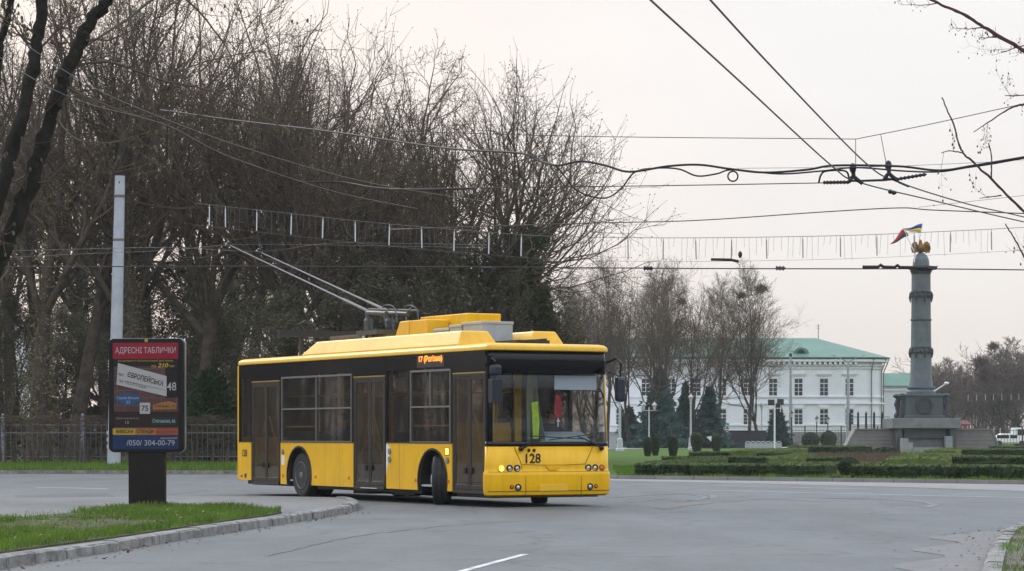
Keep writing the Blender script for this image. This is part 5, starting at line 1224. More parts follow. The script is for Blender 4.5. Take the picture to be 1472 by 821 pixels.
b = GX(1021,230,.05); sg = thing('park_sign', 'small white tilted board between two clipped bushes', 'sign', b); mb = MB(); mb.tube([(-.2,0,0),(-.2,0,.7)],.03,6); mb.tube([(.2,0,0),(.2,0,.7)],.03,6); mb.build('stand', BLM, sg); mb = MB(); mb.prism([(-.36,1.1),(.2,.55),(.36,1.2)], -.03, .0, lambda u, v, d: (u, d, v)); mb.build('board', WHT, sg)
b = GX(882,205,.05); bx = thing('switch_box', 'pale grey switch cabinet at the foot of the lamp by the bus nose', 'cabinet', b); mb = MB(); mb.box(-.35,.35,-.2,.2,.08,1.35); mb.box(-.4,.4,-.25,.25,1.35,1.4); mb.build('body', GRB, bx); mb = MB(); mb.box(-.3,.3,-.23,-.2,0,.08); mb.build('plinth', CON, bx); mb = MB(); mb.box(.2,.24,-.22,-.2,.6,.8); mb.build('handle', BLM, bx)
# fence before the building: thin black pickets
b = GX(1105,278,.05); ff = thing('thin_fence', 'thin black picket fence before the building and the column', 'fence', b); xe = GX(1490,278).x-b.x; mb = MB()
for zz in (.4,1.75): mb.box(0,xe,-.02,.02,zz,zz+.05)
mb.build('rail', BLM, ff); mb = MB(); n = int(xe/.34)
for k in range(n): mb.bar((k*.34,0,.05),(k*.34,0,2.0),.03)
o = mb.build('pickets', BLM, ff); mb = MB()
for k in range(0, n, 12): mb.box(k*.34-.07,k*.34+.07,-.07,.07,0,2.25)
mb.build('posts', BLM, ff)

# ================================================================= white building with green roof
Yb = 300.
def bx_(px): return (px-CX)/F*Yb
def bz_(py): return H+(HY-py)/F*Yb
xl, xr = bx_(868), bx_(1238)
bld = thing('white_building', 'long white two-storey classical building with a green metal roof', 'building', ((xl+xr)/2, Yb, 0)); cx = (xl+xr)/2
TRM = mat('white plaster trim', (.72,.735,.76), .8, var=.05, vscale=.8)
GRF = bpy.data.materials.new('green metal roof'); GRF.use_nodes = True; nt = GRF.node_tree; bs = nt.nodes['Principled BSDF']; tcn = nt.nodes.new('ShaderNodeTexCoord')
cc, _ = noise_ramp(nt, tcn.outputs['Object'], .35, (.052,.155,.105), (.10,.215,.155), .3, .7, 9, .65); wv = nt.nodes.new('ShaderNodeTexWave'); wv.inputs['Scale'].default_value = .8; wv.bands_direction = 'X'; nt.links.new(tcn.outputs['Object'], wv.inputs['Vector'])
rr_ = nt.nodes.new('ShaderNodeValToRGB'); rr_.color_ramp.elements[0].position = .0; rr_.color_ramp.elements[1].position = .06; rr_.color_ramp.elements[0].color = (.65,.65,.65,1); nt.links.new(wv.outputs['Fac'], rr_.inputs['Fac'])
nt.links.new(mixc(nt, cc, rr_.outputs['Color'], 1.), bs.inputs['Base Color']); bs.inputs['Roughness'].default_value = .5
xl -= cx; xr -= cx; D = 16.; ze = bz_(516); rc = 3.0
arc = [(xr+rc*math.sin(a), rc-rc*math.cos(a)) for a in [math.pi/2*i/8 for i in range(9)]]     # rounded right corner
plan = [(xl,0)]+arc+[(xr+rc,D),(xl,D)]
mb = MB(); mb.prism(plan, 0, ze, lambda u, v, d: (u, v, d)); mb.build('wall', FACW, bld)
def ring(name, z0, z1, o, m):
    p = [(xl,-o)]+[(x+o*math.sin(math.pi/2*i/8), y-o*math.cos(math.pi/2*i/8)) for i, (x, y) in enumerate(arc)]+[(xr+rc+o,D),(xl,D)]
    mb = MB(); mb.prism(p, z0, z1, lambda u, v, d: (u, v, d)); return mb.build(name, m, bld)
ring('cornice', bz_(520), bz_(516.5), .75, TRM); ring('cornice', bz_(526), bz_(524.2), .28, TRM); ring('frieze_band', bz_(530), bz_(528.6), .18, TRM)
ring('string_course', bz_(571.5), bz_(569.5), .16, TRM); ring('string_course', bz_(581), bz_(578.5), .22, TRM); ring('string_course', bz_(612), bz_(610), .16, TRM); ring('plinth', 0, bz_(621), .12, CON)
mb = MB(); n = int((xr-xl)/.62)
for k in range(n): x = xl+.62*k; mb.box(x,x+.32,-.6,-.05,bz_(524),bz_(520.2))
mb.build('dentils', TRM, bld)
ro = .95; zr = 14.3
outl = [(xl,-ro),(xr,-ro)]+[(x+ro*math.sin(math.pi/2*i/8), y-ro*math.cos(math.pi/2*i/8)) for i, (x, y) in enumerate(arc)][1:]+[(xr+rc+ro,D+1),(xl,D+1)]
rdg0, rdg1 = (xl, D/2, zr-.9), (bx_(1182)-cx+.2, D/2, zr-.9)
mb = MB(); n = len(outl); zs = ze+.08
vs = [(x,y,zs) for x,y in outl]+[(x,y,zs+.14) for x,y in outl]+[rdg0, rdg1]; fs = [(i, (i+1)%n, n+(i+1)%n, n+i) for i in range(n)]+[(n, n+1, 2*n+1, 2*n)]+[(n+i, n+i+1, 2*n+1) for i in range(1, n-2)]+[(n+n-2, n+n-1, 2*n, 2*n+1), (n+n-1, n, 2*n)]+[tuple(reversed(range(n)))]
mb.add(vs, fs); rf = mb.build('roof', GRF, bld)
mb = MB(); dx = bx_(1152.5)-cx; dz = bz_(510.5)-.15
mb.prism([(dx-.95,dz),(dx+.95,dz)]+[(dx+.95*math.cos(a), dz+.35+.75*math.sin(a)) for a in [math.pi*i/10 for i in range(11)]], .6, 4.0, lambda u, v, d: (u, d, v)); dm = mb.build('dormer', GRF, rf)
mb = MB(); mb.prism([(dx-.5,dz+.12),(dx+.5,dz+.12)]+[(dx+.5*math.cos(a), dz+.4+.45*math.sin(a)) for a in [math.pi*i/10 for i in range(11)]], .57, .62, lambda u, v, d: (u, d, v)); mb.build('dormer_window', BLK, dm)
mb = MB(); mb.prism([(bx_(1212)-cx,ze+1.3),(bx_(1232)-cx,ze+.6),(bx_(1232)-cx,ze+1.5),(bx_(1214)-cx,ze+1.9)], 5, 7, lambda u, v, d: (u, d, v)); mb.build('side_gable', GRF, rf)
for px, py in ((1188,462),(1209,492),(1233,503)):
    mb = MB(); x = bx_(px)-cx; y = 8; t = bz_(py); bz0 = ze+.3; mb.tube([(x,y,bz0),(x,y,t)],.045,5); mb.bar((x-.35,y,t-.2),(x+.35,y,t-.2),.03); mb.bar((x-.3,y,t-.5),(x+.3,y,t-.5),.03); mb.build('aerial', DKM, rf)
WIN = mat('dark window pane', (.025,.032,.04), .1); WINF = mat('white window frame', (.62,.63,.63), .5)
x = 1221.; wins = []
while x > 876: wins.append(x); x -= 36.6
for px in wins:
    for y1, y0, upper in ((568.5,544.5,True),(610,588.5,False)):
        xc = bx_(px)-cx; z0, z1 = bz_(y1), bz_(y0); w_ = .47
        mb = MB(); mb.box(xc-w_,xc+w_,-.03,.0,z0,z1); wo = mb.build('window', WIN, bld); mb = MB()
        mb.box(xc-w_-.08,xc-w_,-.07,.0,z0-.06,z1+.06); mb.box(xc+w_,xc+w_+.08,-.07,.0,z0-.06,z1+.06); mb.box(xc-w_,xc+w_,-.07,.0,z1,z1+.06); mb.box(xc-w_,xc+w_,-.07,.0,z0-.06,z0)
        mb.box(xc-.035,xc+.035,-.065,-.031,z0,z1-.62); mb.box(xc-w_,xc+w_,-.066,-.031,z1-.62,z1-.52)
        for q in (1,2,3): mb.box(xc-w_,xc+w_,-.055,-.032,z0+(z1-.62-z0)*q/3-.02,z0+(z1-.62-z0)*q/3+.02) if q < 3 else mb.box(xc-.02,xc+.02,-.056,-.032,z1-.52,z1)
        mb.build('frame', WINF, wo); mb = MB()
        if upper: mb.hexa([(xc-.75,-.18,z1+.38),(xc+.75,-.18,z1+.38),(xc+.75,0,z1+.38),(xc-.75,0,z1+.38)], [(xc-.92,-.3,z1+.62),(xc+.92,-.3,z1+.62),(xc+.92,0,z1+.62),(xc-.92,0,z1+.62)])
        else: mb.prism([(xc-.5,z1+.15),(xc+.5,z1+.15),(xc+.85,z1+.72),(xc-.85,z1+.72)], -.12, 0, lambda u, v, d: (u, d, v))
        mb.box(xc-.7,xc+.7,-.2,0,z0-.2,z0-.08); mb.build('window_head', TRM, wo)
for px in (1251,1257,1263):
    k = min(8, int((px-1244)/2.6)); xx, yy = arc[k]; mb = MB(); mb.tube([(xx+.8*math.sin(k*.196),yy-.8*math.cos(k*.196),ze),(xx+.12,yy-.15,ze-1.6),(xx+.12,yy-.15,1)], .07, 6); mb.build('downpipe', STL, bld)
# neighbour beyond the corner
nb_ = thing('white_wing', 'narrow white house with a low green roof between the building and the column', 'house', (bx_(1290),316,0)); mb = MB(); mb.box(-2.6,5,0,12,0,7.6); mb.build('wall', FACW, nb_); mb = MB(); mb.hexa([(-3.,-.6,7.6),(5.4,-.6,7.6),(5.4,12.6,7.6),(-3.,12.6,7.6)], [(-2.,3,9.3),(4.6,3,9.3),(4.6,9,9.3),(-2.,9,9.3)]); mb.build('roof', GRF, nb_)
mb = MB()
for xx in (-2.,-.6,.8): mb.box(xx-.12,xx+.12,-.15,0,0,7.4)
mb.build('pilasters', TRM, nb_); mb = MB(); mb.box(-2.8,5.2,-.25,0,7.0,7.25); mb.build('cornice', TRM, nb_)

# ================================================================= victory column
Ym = 200.
def ms_(px): return px/F*Ym
def mz(py): return H+(HY-py)/F*Ym
mo = thing('victory_column', 'tall grey cast iron column on a granite pedestal with ornaments', 'monument', (GX(1324,Ym).x, Ym, 0))
CI = mat('grey cast iron', (.068,.084,.092), .5, .12, col2=(.115,.135,.145), vscale=1.1, detail=9, bump=.2, bscale=8); CID = mat('dark cast iron', (.036,.044,.050), .55, .2, var=.3, vscale=3); GRA = mat('grey granite', (.12,.125,.13), .5, col2=(.19,.19,.195), vscale=1.4, detail=10); GRP = mat('pinkish granite blocks', (.155,.135,.135), .8, col2=(.22,.20,.195), vscale=.9, detail=9, bump=.3)
def L(w, y): return (ms_(w)/2, mz(y))
mb = MB(); mb.lathe([L(42,567),L(42,563),L(38,561),L(38,558),L(34,556),L(33,550),L(30.5,545),L(28,460),L(27,392)], 40); mb.build('shaft', CI, mo, smooth=True)
mb = MB(); mb.lathe([L(40,556.2),L(41,557.5),L(40,559)], 40); mb.build('shaft_ring', mat('bluish iron', (.06,.10,.18), .4, .4), mo, smooth=True)
mb = MB(); mb.lathe([L(27,395),L(29,392),L(31,390.5),L(31,388.5),L(28,388)], 40); mb.lathe([L(28,388.5),L(34,386.5),L(44,385.2),L(44,383.3),L(34,383)], 12)
for q in (-1,1): mb.prism([(q*ms_(14),mz(388)),(q*ms_(23),mz(384)),(q*ms_(23),mz(383)),(q*ms_(14),mz(383))], -.5, .5, lambda u, v, d: (u, d, v))
mb.build('capital', CID, mo); mb = MB(); mb.lathe([L(24,383),L(23,375),L(21,371),L(16,367),L(9,364),L(2,363.5)], 32); mb.build('dome', CI, mo, smooth=True)
mb = MB()
for y0 in (420,460,500): mb.lathe([L(29,y0+1.3),L(30.6,y0+.7),L(30.6,y0-.7),L(29,y0-1.3)], 40)
mb.build('band', CID, mo)
mb = MB()
for y0, dr in ((421,14),(501,14)):
    for k in range(14):
        a = 2*math.pi*k/14; hh = dr*(1 if k % 2 else .55); r = ms_(15.3 if y0 < 450 else 15.8); c = Vector((r*math.cos(a), r*math.sin(a), 0)); mb.tube([c+Vector((0,0,mz(y0))), c*1.05+Vector((0,0,mz(y0+hh*.5))), c+Vector((0,0,mz(y0+hh)))], [.07,.10,.04], 6)
        b2 = 2*math.pi*(k+1)/14; c2 = Vector((r*math.cos(b2), r*math.sin(b2), 0)); mb.tube([c+Vector((0,0,mz(y0+2))), (c+c2)/2*1.04+Vector((0,0,mz(y0+7))), c2+Vector((0,0,mz(y0+2)))], .055, 5)
mb.build('garland', CID, mo, smooth=True)
def blk(name, w, y1, y0, d, m, bev=.04, dx=0):
    mb = MB(); mb.box(ms_(dx-w/2),ms_(dx+w/2),-ms_(d/2),ms_(d/2),mz(y1),mz(y0)); return mb.build(name, m, mo, bevel=bev)
PDI = mat('green grey iron pedestal', (.05,.065,.07), .5, .15, col2=(.08,.10,.105), vscale=1., detail=8)
blk('pedestal', 54, 600, 570, 54, PDI); blk('pedestal_cap', 58, 570.5, 567, 58, PDI); blk('pedestal_foot', 60, 601.5, 597.5, 60, PDI)
mb = MB(); mb.lathe([(ms_(11.5),0),(ms_(11.5),.12),(ms_(9.5),.12),(ms_(9.5),.03)], 32, Matrix.Translation((0,-ms_(27)-.11,mz(583))) @ Matrix.Rotation(-math.pi/2, 4, 'X') @ Matrix.Scale(-1, 4, (0,0,1))); zc = mz(583); y = -ms_(27)-.05
for a in range(0,180,45): mb.bar((ms_(9)*math.cos(R(a)),y,zc+ms_(9)*math.sin(R(a))), (-ms_(9)*math.cos(R(a)),y,zc-ms_(9)*math.sin(R(a))), .07)
mb.build('wreath', CID, mo)
mb = MB(); rg = random.Random(2)
for q in (-1,1):
    for f in (-1,1):
        for k in range(16):
            c = Vector((q*ms_(29.5+rg.uniform(-1.5,2.5)), f*ms_(24), mz(598-k*1.85))); mb.ball(c,.22,.22,.26,7,5)
        mb.ball((q*ms_(31),f*ms_(24),mz(569)),.35,.35,.2,8,6)
mb.build('trophies', CID, mo)
blk('pedestal_slab', 97, 616, 601.5, 97, GRA); blk('pedestal_slab', 60, 630, 616.2, 66, PDI); blk('pedestal_base', 54, 652, 630.2, 54, GRA)
for dx in (-38,38): blk('pier', 8, 652, 616.2, 90, mat('dark joint granite', (.05,.055,.06), .6), .02, dx)
mb = MB(); mb.box(-ms_(24),ms_(20),-4.6,-2.7,0,mz(643)); mb.box(-ms_(38),-ms_(24),-4.3,-2.7,0,mz(636)); mb.box(-ms_(38),-ms_(30),-4.2,-2.8,mz(636),mz(630)); mb.box(ms_(24),ms_(34),-3.6,-2.9,0,mz(627)); mb.build('steps', mat('pale granite step', (.24,.25,.26), .6, var=.15, vscale=3), mo)
for q, x0, x1, x2 in ((-1,1291,1228,1212),(1,1357,1423,1434)):
    mb = MB(); u = [ms_(x0-1324), ms_(x1-1324), ms_(x2-1324)]; pl = [(u[0],0),(u[2],0),(u[1],mz(617.5)),(u[0],mz(617.5))]; mb.prism(pl, -.9, .9, lambda a, b, d: (a, d, b)); rp = mb.build('ramp_wall', GRP, mo)
    mb = MB(); mb.bar((u[1],0,mz(617)), (u[0],0,mz(617)), 2.0, .12); mb.bar((u[2],0,.1), (u[1],0,mz(617.2)), 2.0, .14); mb.build('coping', GRA, rp); mb = MB()
    for zz in (622.5,628,633.5,639): mb.box(min(u[0],u[1])+.05,max(u[0],u[1])-.05,-.912,-.9,mz(zz)-.02,mz(zz)+.02)
    mb.build('course_joint', mat('wall joint', (.12,.11,.11), .9), rp)
mb = MB(); mb.tube([(ms_(15),-1.2,mz(563)),(ms_(31),-1.6,mz(552))], .06, 6); mb.ball((ms_(31.5),-1.6,mz(551.5)), .22,.16,.12, 8, 6); mb.build('spotlight_arm', WHT, mo)
# gold eagle
GLD = mat('gilded bronze', (.30,.15,.035), .4, .7, var=.35, vscale=4)
eg = thing('gilded_eagle', 'gilded eagle with raised wings perched on the column dome', 'eagle statue', (GX(1323.5,Ym).x, Ym, mz(365))); mb = MB()
mb.tube(spline([(0,.25,-.02),(0,.1,.3),(0,-.05,.62),(-.03,-.15,.85),(-.05,-.2,.98)],4), [.08,.15,.2,.25,.28,.3,.31,.3,.28,.25,.21,.18,.15,.14,.13,.12,.09][:17], 10); mb.ball((-.06,-.22,1.02),.13,.16,.13,10,8); mb.tube([(-.08,-.35,1.02),(-.10,-.5,.97)],[.05,.01],5)
mb.build('body', GLD, eg, smooth=True)
for q in (-1,1):
    mb = MB(); pl = [(q*.15,.55),(q*.30,.95),(q*.52,1.02),(q*.72,.82),(q*.80,.45),(q*.70,.05),(q*.55,.12),(q*.45,-.0),(q*.36,.15),(q*.25,.1)]; mb.prism(pl, -.05, .09, lambda u, v, d: (u, d-abs(u)*.25+.1, v)); w_ = mb.build('wing', GLD, eg, bevel=.03); mb = MB()
    for k in range(5): mb.tube([(q*(.3+.09*k),-.03-.07*k-.02,.8-.04*k),(q*(.32+.1*k),-.08-.03*k,.15+.03*k)], [.05,.025], 5)
    mb.build('feathers', GLD, w_, smooth=True)
# flags fastened to the top of the column
def flag(lab, base, tip, cloth_pts, cols, cat='flag'):
    root = thing('flag', lab, cat, base); b = Vector(base); mb = MB(); mb.tube([(0,0,0), Vector(tip)-b], .035, 6); mb.build('staff', WHT, root)
    (a0, a1), (b0, b1) = cloth_pts; n = 10
    for c in range(2):
        mb = MB(); vs = []
        for i in range(n+1):
            t = i/n; hi = Vector(a0).lerp(Vector(a1), t); lo = Vector(b0).lerp(Vector(b1), t); wv_ = Vector((0, .14*math.sin(t*7), .07*math.sin(t*6+.5)))
            for k in (c/2, (c+1)/2): vs.append(hi.lerp(lo, k)+wv_-b)
        mb.add(vs, [(2*i,2*i+1,2*i+3,2*i+2) for i in range(n)]); o = mb.build('stripe', cols[c], root, smooth='all'); s_ = o.modifiers.new('t','SOLIDIFY'); s_.thickness = .01
fb = P(1316,366,Ym-.6)
FR, FK, FB, FY = [mat(n_, c_, .8) for n_, c_ in (('flag red', (.50,.02,.03)),('flag black', (.02,.02,.025)),('flag blue', (.03,.07,.30)),('flag yellow', (.60,.45,.05)))]
flag('red and black flag blowing to the left from the column top', fb, P(1298,327,Ym-.6), ((P(1299,328.5,Ym-.6),P(1279.5,351,Ym-1.2)),(P(1306.5,339.5,Ym-.6),P(1279,351.5,Ym-1.2))), (FR, FK))
flag('blue and yellow flag flying to the left from the column top', P(1320,352,Ym-.3), P(1326.5,321.5,Ym-.3), ((P(1326.3,322,Ym-.3),P(1300,328.5,Ym+.5)),(P(1323.3,335.5,Ym-.3),P(1301,330.5,Ym+.5))), (FB, FY))
mb = MB(); a = P(1314.5,377,Ym-.5); mb.tube([a, P(1314.5,347,Ym-.5)], .045, 6); mb.ball(P(1314.5,346.5,Ym-.5), .07,.07,.09, 8, 6); tag(mb.build('flagpole', WHT), 'short white bare flagpole beside the eagle', 'flagpole')
# black posts on the left ramp
cp = None
for j, px in enumerate((1222,1233.5,1245,1256.5,1268)):
    if cp is None:
        mb = MB(); mb.lathe([(.14,0),(.14,.1),(.10,.15),(.085,1.35),(.12,1.4),(.06,1.5),(.02,1.62)], 10); mb.bar((.09,0,1.15),(.64,0,1.15),.05); mb.bar((.09,0,.5),(.64,0,.5),.04); cp = mb.build('chain_post', BLM); o = cp
    else: o = cp.copy(); COL.objects.link(o)
    o.location = GX(px, 203, 0); o.location.z = mz(619.5); tag(o, 'black iron post in the row above the left ramp wall of the column', 'post', 'black posts by the column')
# parked vehicles and red kiosk far right
def van(lab, px, Y, L_, h_, m, low=False):
    root = thing('parked_van' if not low else 'parked_car', lab, 'van' if not low else 'car', GX(px, Y, .0), R(4)); mb = MB()
    pr = [(-L_/2,.3),(L_/2,.3),(L_/2,h_*.5),(L_/2-.35,h_*.55),(L_/2-1.0,h_),(-L_/2+.15,h_),(-L_/2,h_*.6)] if not low else [(-L_/2,.3),(L_/2,.3),(L_/2,.75),(L_/2-1.1,.9),(L_/2-1.9,h_),(-L_/2+1.2,h_),(-L_/2+.3,.95),(-L_/2,.85)]
    mb.prism(pr, -.85, .85, lambda u, v, d: (u, d, v)); mb.build('body', m, root, bevel=.08); zt = h_*.58 if not low else .92
    for a, b in ((-L_/2+.5,-.2),(-.05,L_/2-1.35)): mb = MB(); mb.box(a,b,-.862,-.84,zt,h_-.18); mb.build('window', BLK, root)
    for x in (-L_/2+.8, L_/2-.8):
        for y in (-.78,.78): mb = MB(); mb.lathe([(.2,-.1),(.33,-.1),(.33,.1),(.2,.1)], 18, Matrix.Translation((x,y,.33)) @ Matrix.Rotation(math.pi/2, 4, 'X')); mb.build('wheel', TYR, root)
    mb = MB(); mb.box(L_/2-.05,L_/2+.02,-.8,-.5,.55,.72); mb.build('headlight', LENS, root)
van('white car parked at the far right below the grey trees', 1450,292,4.3,1.5,WHT,True); van('white van parked at the far right edge', 1482,300,4.8,2.2,WHT); van('pale grey car parked right behind the end of the ramp wall', 1420,305,4.2,1.5,GRB,True)
kq = thing('red_kiosk', 'red kiosk with pale stripes behind the right ramp of the column', 'kiosk', GX(1381,318,0)); mb = MB(); mb.box(-1.2,1.2,0,2,0,2.7); mb.build('body', mat('faded red panel', (.24,.055,.055), .6), kq); mb = MB()
for k in range(4): mb.box(-1.0+.6*k,-.86+.6*k,-.02,0,.4,2.5)
mb.build('panel_stripe', mat('pale pink stripe', (.5,.36,.35), .6), kq); mb = MB(); mb.hexa([(-1.4,-.2,2.7),(1.4,-.2,2.7),(1.4,2.2,2.7),(-1.4,2.2,2.7)], [(-.9,.4,3.2),(.9,.4,3.2),(.9,1.6,3.2),(-.9,1.6,3.2)]); mb.build('roof', mat('dull red roof', (.16,.05,.045), .6), kq)

# ================================================================= overhead wires
WIRE = mat('dark copper wire', (.05,.036,.034), .5, .2); WIREG = mat('grey wire', (.15,.145,.14), .5, .2); CAB = mat('black cable', (.012,.010,.010), .6)
def wire(name, lab, pts, r, m=WIRE, cat='wire', n=8, group=None):
    mb = MB(); mb.tube(spline([P(*p) for p in pts], n), r, 5); return tag(mb.build(name, m, smooth='all', fix=False), lab, cat, group)
Yj = 41.
w1 = wire('contact_wire', 'left one of two contact wires coming down from the top edge to the crossing', [(905,-30,23.6),(935,0,25.2),(1060,114,31),(1195,238,40.2),(1235,262,42),(1340,288,47),(1472,319,52),(1600,345,57)], .013)
w2 = wire('contact_wire', 'right one of two contact wires coming down from the top edge to the crossing', [(990,-38,23.6),(1021,0,25.4),(1130,118,31.5),(1245,235,40.6),(1292,262,43),(1390,293,48),(1472,312,52),(1600,345,57)], .013)
wire('contact_wire', 'contact wire fading leftward over the lane, upper of the pale pair', [(30,60,28.5),(120,118,31),(205,158,33.5),(330,205,37),(460,245,41),(560,268,44),(700,290,50)], .005, WIREG); wire('contact_wire', 'contact wire fading leftward over the lane, lower of the pale pair', [(-20,70,28.5),(60,120,31.5),(130,150,33),(240,180,36),(330,225,39),(480,275,45),(600,300,51)], .005, WIREG)
wire('contact_wire', 'pale contact wire meeting the trolley pole tips, lower one', [(-30,372,62),(120,365,60),(240,360,58.5),(331,352,57.2),(450,352,57),(570,354,57),(700,356,60)], .005, WIREG); wire('contact_wire', 'pale contact wire meeting the trolley pole tips, upper one', [(-30,362,64),(120,358,61.5),(250,356,59),(375,361.5,57.4),(470,350,57.5),(570,350,57.6),(700,352,61)], .005, WIREG)
wire('span_wire', 'thin uppermost span wire bending upward to the right', [(560,188,46),(835,196,44),(1230,200,41.5)], .007); wire('span_wire', 'thin uppermost span wire right of the crossing, rising to the right edge', [(1230,200,41.5),(1330,180,40.5),(1445,155,39.5),(1500,143,39)], .007)
for px in (1230,1266): wire('hanger_wire', 'short thin hanger under the bend of the top span wire' if px == 1230 else 'short thin hanger right of the bend of the top span wire', [(px,200 if px == 1230 else 193,41.5),(px+(0 if px == 1230 else 8),236,41.6)], .006, n=2)
wire('span_wire', 'reddish span wire running left from the crossing insulator', [(560,272,46),(700,270,44),(950,267,42.5),(1183,263,41.8)], .009)
fc = wire('feeder_cable', 'thick black cable sagging in waves across the sky to the crossing', [(230,158,60),(330,172,57),(480,190,52),(640,213,47),(745,220,44.5),(772,230,44),(800,238,43.5),(835,232,43.2),(870,238,43),(905,247,42.8),(960,239,42.5),(1005,237,42.3),(1050,243,42),(1100,248,41.8),(1160,244,41.6),(1200,238,41.5),(1290,239,41.2),(1350,245,41),(1400,238,40.8),(1472,226,40.4),(1540,214,40)], .020, CAB, 'cable')
wire('feeder_cable', 'second black cable dropping in a deep loop left of the crossing', [(772,230,44.1),(800,240,43.6),(830,274,43.5),(868,285,43.4),(892,272,43.2),(912,248,43),(940,242,42.8),(975,243,42.6),(1002,253,42.5),(1030,250,42.4),(1055,244,42.2),(1120,250,42),(1180,246,41.8),(1230,241,41.7),(1300,246,41.6),(1350,247,41.3),(1390,241,41.1),(1430,235,40.9),(1500,222,40.5)], .015, CAB, 'cable')
mb = MB(); q = [P(1053.5+7.2*math.cos(a), 253.5+7.2*math.sin(a), 42) for a in [2*math.pi*i/20 for i in range(21)]]; mb.tube(q, .014, 6, cap=False); tag(mb.build('cable_loop', CAB), 'small round coil of spare cable hanging on the thick cable', 'cable')
ci = wire('span_wire', 'thick dark span cable disappearing into the wood', [(430,262,50),(490,262,50),(540,270,49),(600,273,48),(680,271,47)], .022, CAB, 'cable')
wire('span_wire', 'span wire peaking right of the middle of the sky', [(560,330,52),(845,321,48),(1000,317,46),(1180,305,44),(1292,299,43),(1340,302,43),(1472,307,43),(1540,310,43)], .010)
wire('span_wire', 'dark straight span wire crossing the column top', [(-40,384,64),(300,383,62),(700,384,60),(1000,386,58),(1240,386.5,57),(1330,386.5,57),(1472,388,56),(1540,389,56)], .014)
wire('span_wire', 'faint thin wire just under the cable bundle at the right', [(1060,242,60),(1250,240,60),(1400,234,60),(1500,228,60)], .006, WIREG)
wire('span_wire', 'faint thin wire rising rightward beside the flags', [(1320,298,62),(1472,281,60),(1530,274,60)], .006, WIREG)
def insul(lab, a, b, r, n=6, extra=()):
    mb = MB(); a = P(*a); b = P(*b); pts = []; rs = []
    for i in range(n*3+1): pts.append(a.lerp(b, i/(n*3))); rs.append(r if i%3 == 1 else r*.62)
    rs[0] = rs[-1] = r*.3; mb.tube(pts, rs, 8)
    for e in extra: mb.tube(spline([P(*p) for p in e], 5), r*.45, 5)
    return tag(mb.build('insulator', CAB, fix=False), lab, 'insulator')
insul('long black insulator left of the wire crossing', (1183,262.5,41.8), (1222,262,41.8), .038, 8, [[(1177,263,41.8),(1180,252,41.8),(1188,246,41.8),(1215,246,41.8),(1221,258,41.8)]])
insul('long black insulator right of the wire crossing', (1288,258,42), (1332,250.5,42), .036, 8)
mb = MB()
for (x, y, d) in ((1228,258,41.8),(1279,254,42)):
    mb.tube(spline([P(x-8,y+4,d),P(x-2,y-4,d),P(x+4,y,d),P(x+12,y+6,d)],4), .035, 6); mb.tube([P(x-1,y-4,d),P(x-2,y-20,d)], .035, 6); mb.ball(P(x-2,y-16,d),.06,.06,.09,8,6)
mb.tube([P(1222,260,41.8),P(1240,260,41.9),P(1270,259,42),P(1290,257,42)], .02, 6); mb.tube([P(1288,256,42),P(1292,262,42.2),P(1306,268,42.4)], .02, 5)
tag(mb.build('wire_crossing', CAB, fix=False), 'black crossing fitting joining the contact wires and span insulators', 'wire fitting')
insul('short dark clamp on the contact wire right of the crossing', (1278,275,44.3), (1288,278,44.7), .045, 2)
mb = MB(); mb.tube([P(1240,384,57),P(1262,384,57),P(1266,381,57),P(1270,384,57),P(1286,384.5,57),P(1290,381.5,57),P(1294,384.5,57),P(1346,385.5,57)], .04, 6); mb.tube([P(1318,385,57),P(1322,388,57),P(1336,388,57),P(1347,385,57)], .03, 6); tag(mb.build('insulator', CAB, fix=False), 'bumpy dark insulator bar in front of the column capital', 'insulator')
for px, lab in ((932,'small dark insulator on the low span wire above the bare tree crowns'),(1122,'small dark insulator on the low span wire right of the bare trees'),(700,'small dark insulator on the low span wire in front of the wood')): insul(lab, (px-7,385.5,58.4), (px+7,385.8,58.3), .06, 3)
mb = MB(); mb.tube([P(1022,373,70),P(1050,373.5,70),P(1062,376,70)], .04, 6); mb.ball(P(1064,366,70),.06,.06,.10,8,6); tag(mb.build('line_switch', CAB), 'dark switch fitting hung on wires over the bare trees', 'wire fitting')
# light garlands of hanging sticks
STK = mat('white light stick', (.62,.63,.64), .4); STKG = mat('grey light stick', (.30,.29,.28), .5)
def garland(lab, pts, xs, ln, Y, m, lower, slab):
    g = thing('light_garland', lab, 'light garland', P(*pts[len(pts)//2])); o = g.location.copy(); line = spline([P(*p) for p in pts], 60); mb = MB(); mb.tube([p-o for p in line[::6]], .011, 4); mb.build('cord', WIREG, g, fix=False)
    mb = MB(); mb.tube([p-o-Vector((0,0,ln*lower)) for p in line[::6]], .006, 4); mb.build('lower_cord', WIREG, g, fix=False); st = None; rr = random.Random(int(xs[0]))
    for x in xs:
        best = min(line, key=lambda p: abs(p.x/p.y*F+CX-x)); k = ln*rr.uniform(.92,1.06)
        if st is None: mb = MB(); mb.tube([(0,0,0),(0,0,-.08)], .01, 4); mb.tube([(0,0,-.08),(0,0,-ln)], .018, 6); st = mb.build('light_stick', m, g); s_ = st
        else: s_ = st.copy(); COL.objects.link(s_)
        s_.location = best-o; s_.rotation_euler = (0, rr.uniform(-.03,.03), 0)
    mb = MB()
    for x in range(int(xs[0]), int(xs[-1]), 9):
        best = min(line, key=lambda p: abs(p.x/p.y*F+CX-x)); q = best-o; mb.tube([q, q+Vector((rr.uniform(-.04,.04),0,-ln*rr.uniform(.4,1.2)))], .005, 3, cap=False)
    mb.build('icicle_strings', WIREG, g, fix=False)
garland('garland of white light sticks hanging before the wood above the trolley poles', [(280,292,74),(400,305,73),(560,322,72),(760,338,71),(850,341,71)], [301,324,370,418,465,512,559,606,654,702,750], .62, 73, STK, 1.05, '')
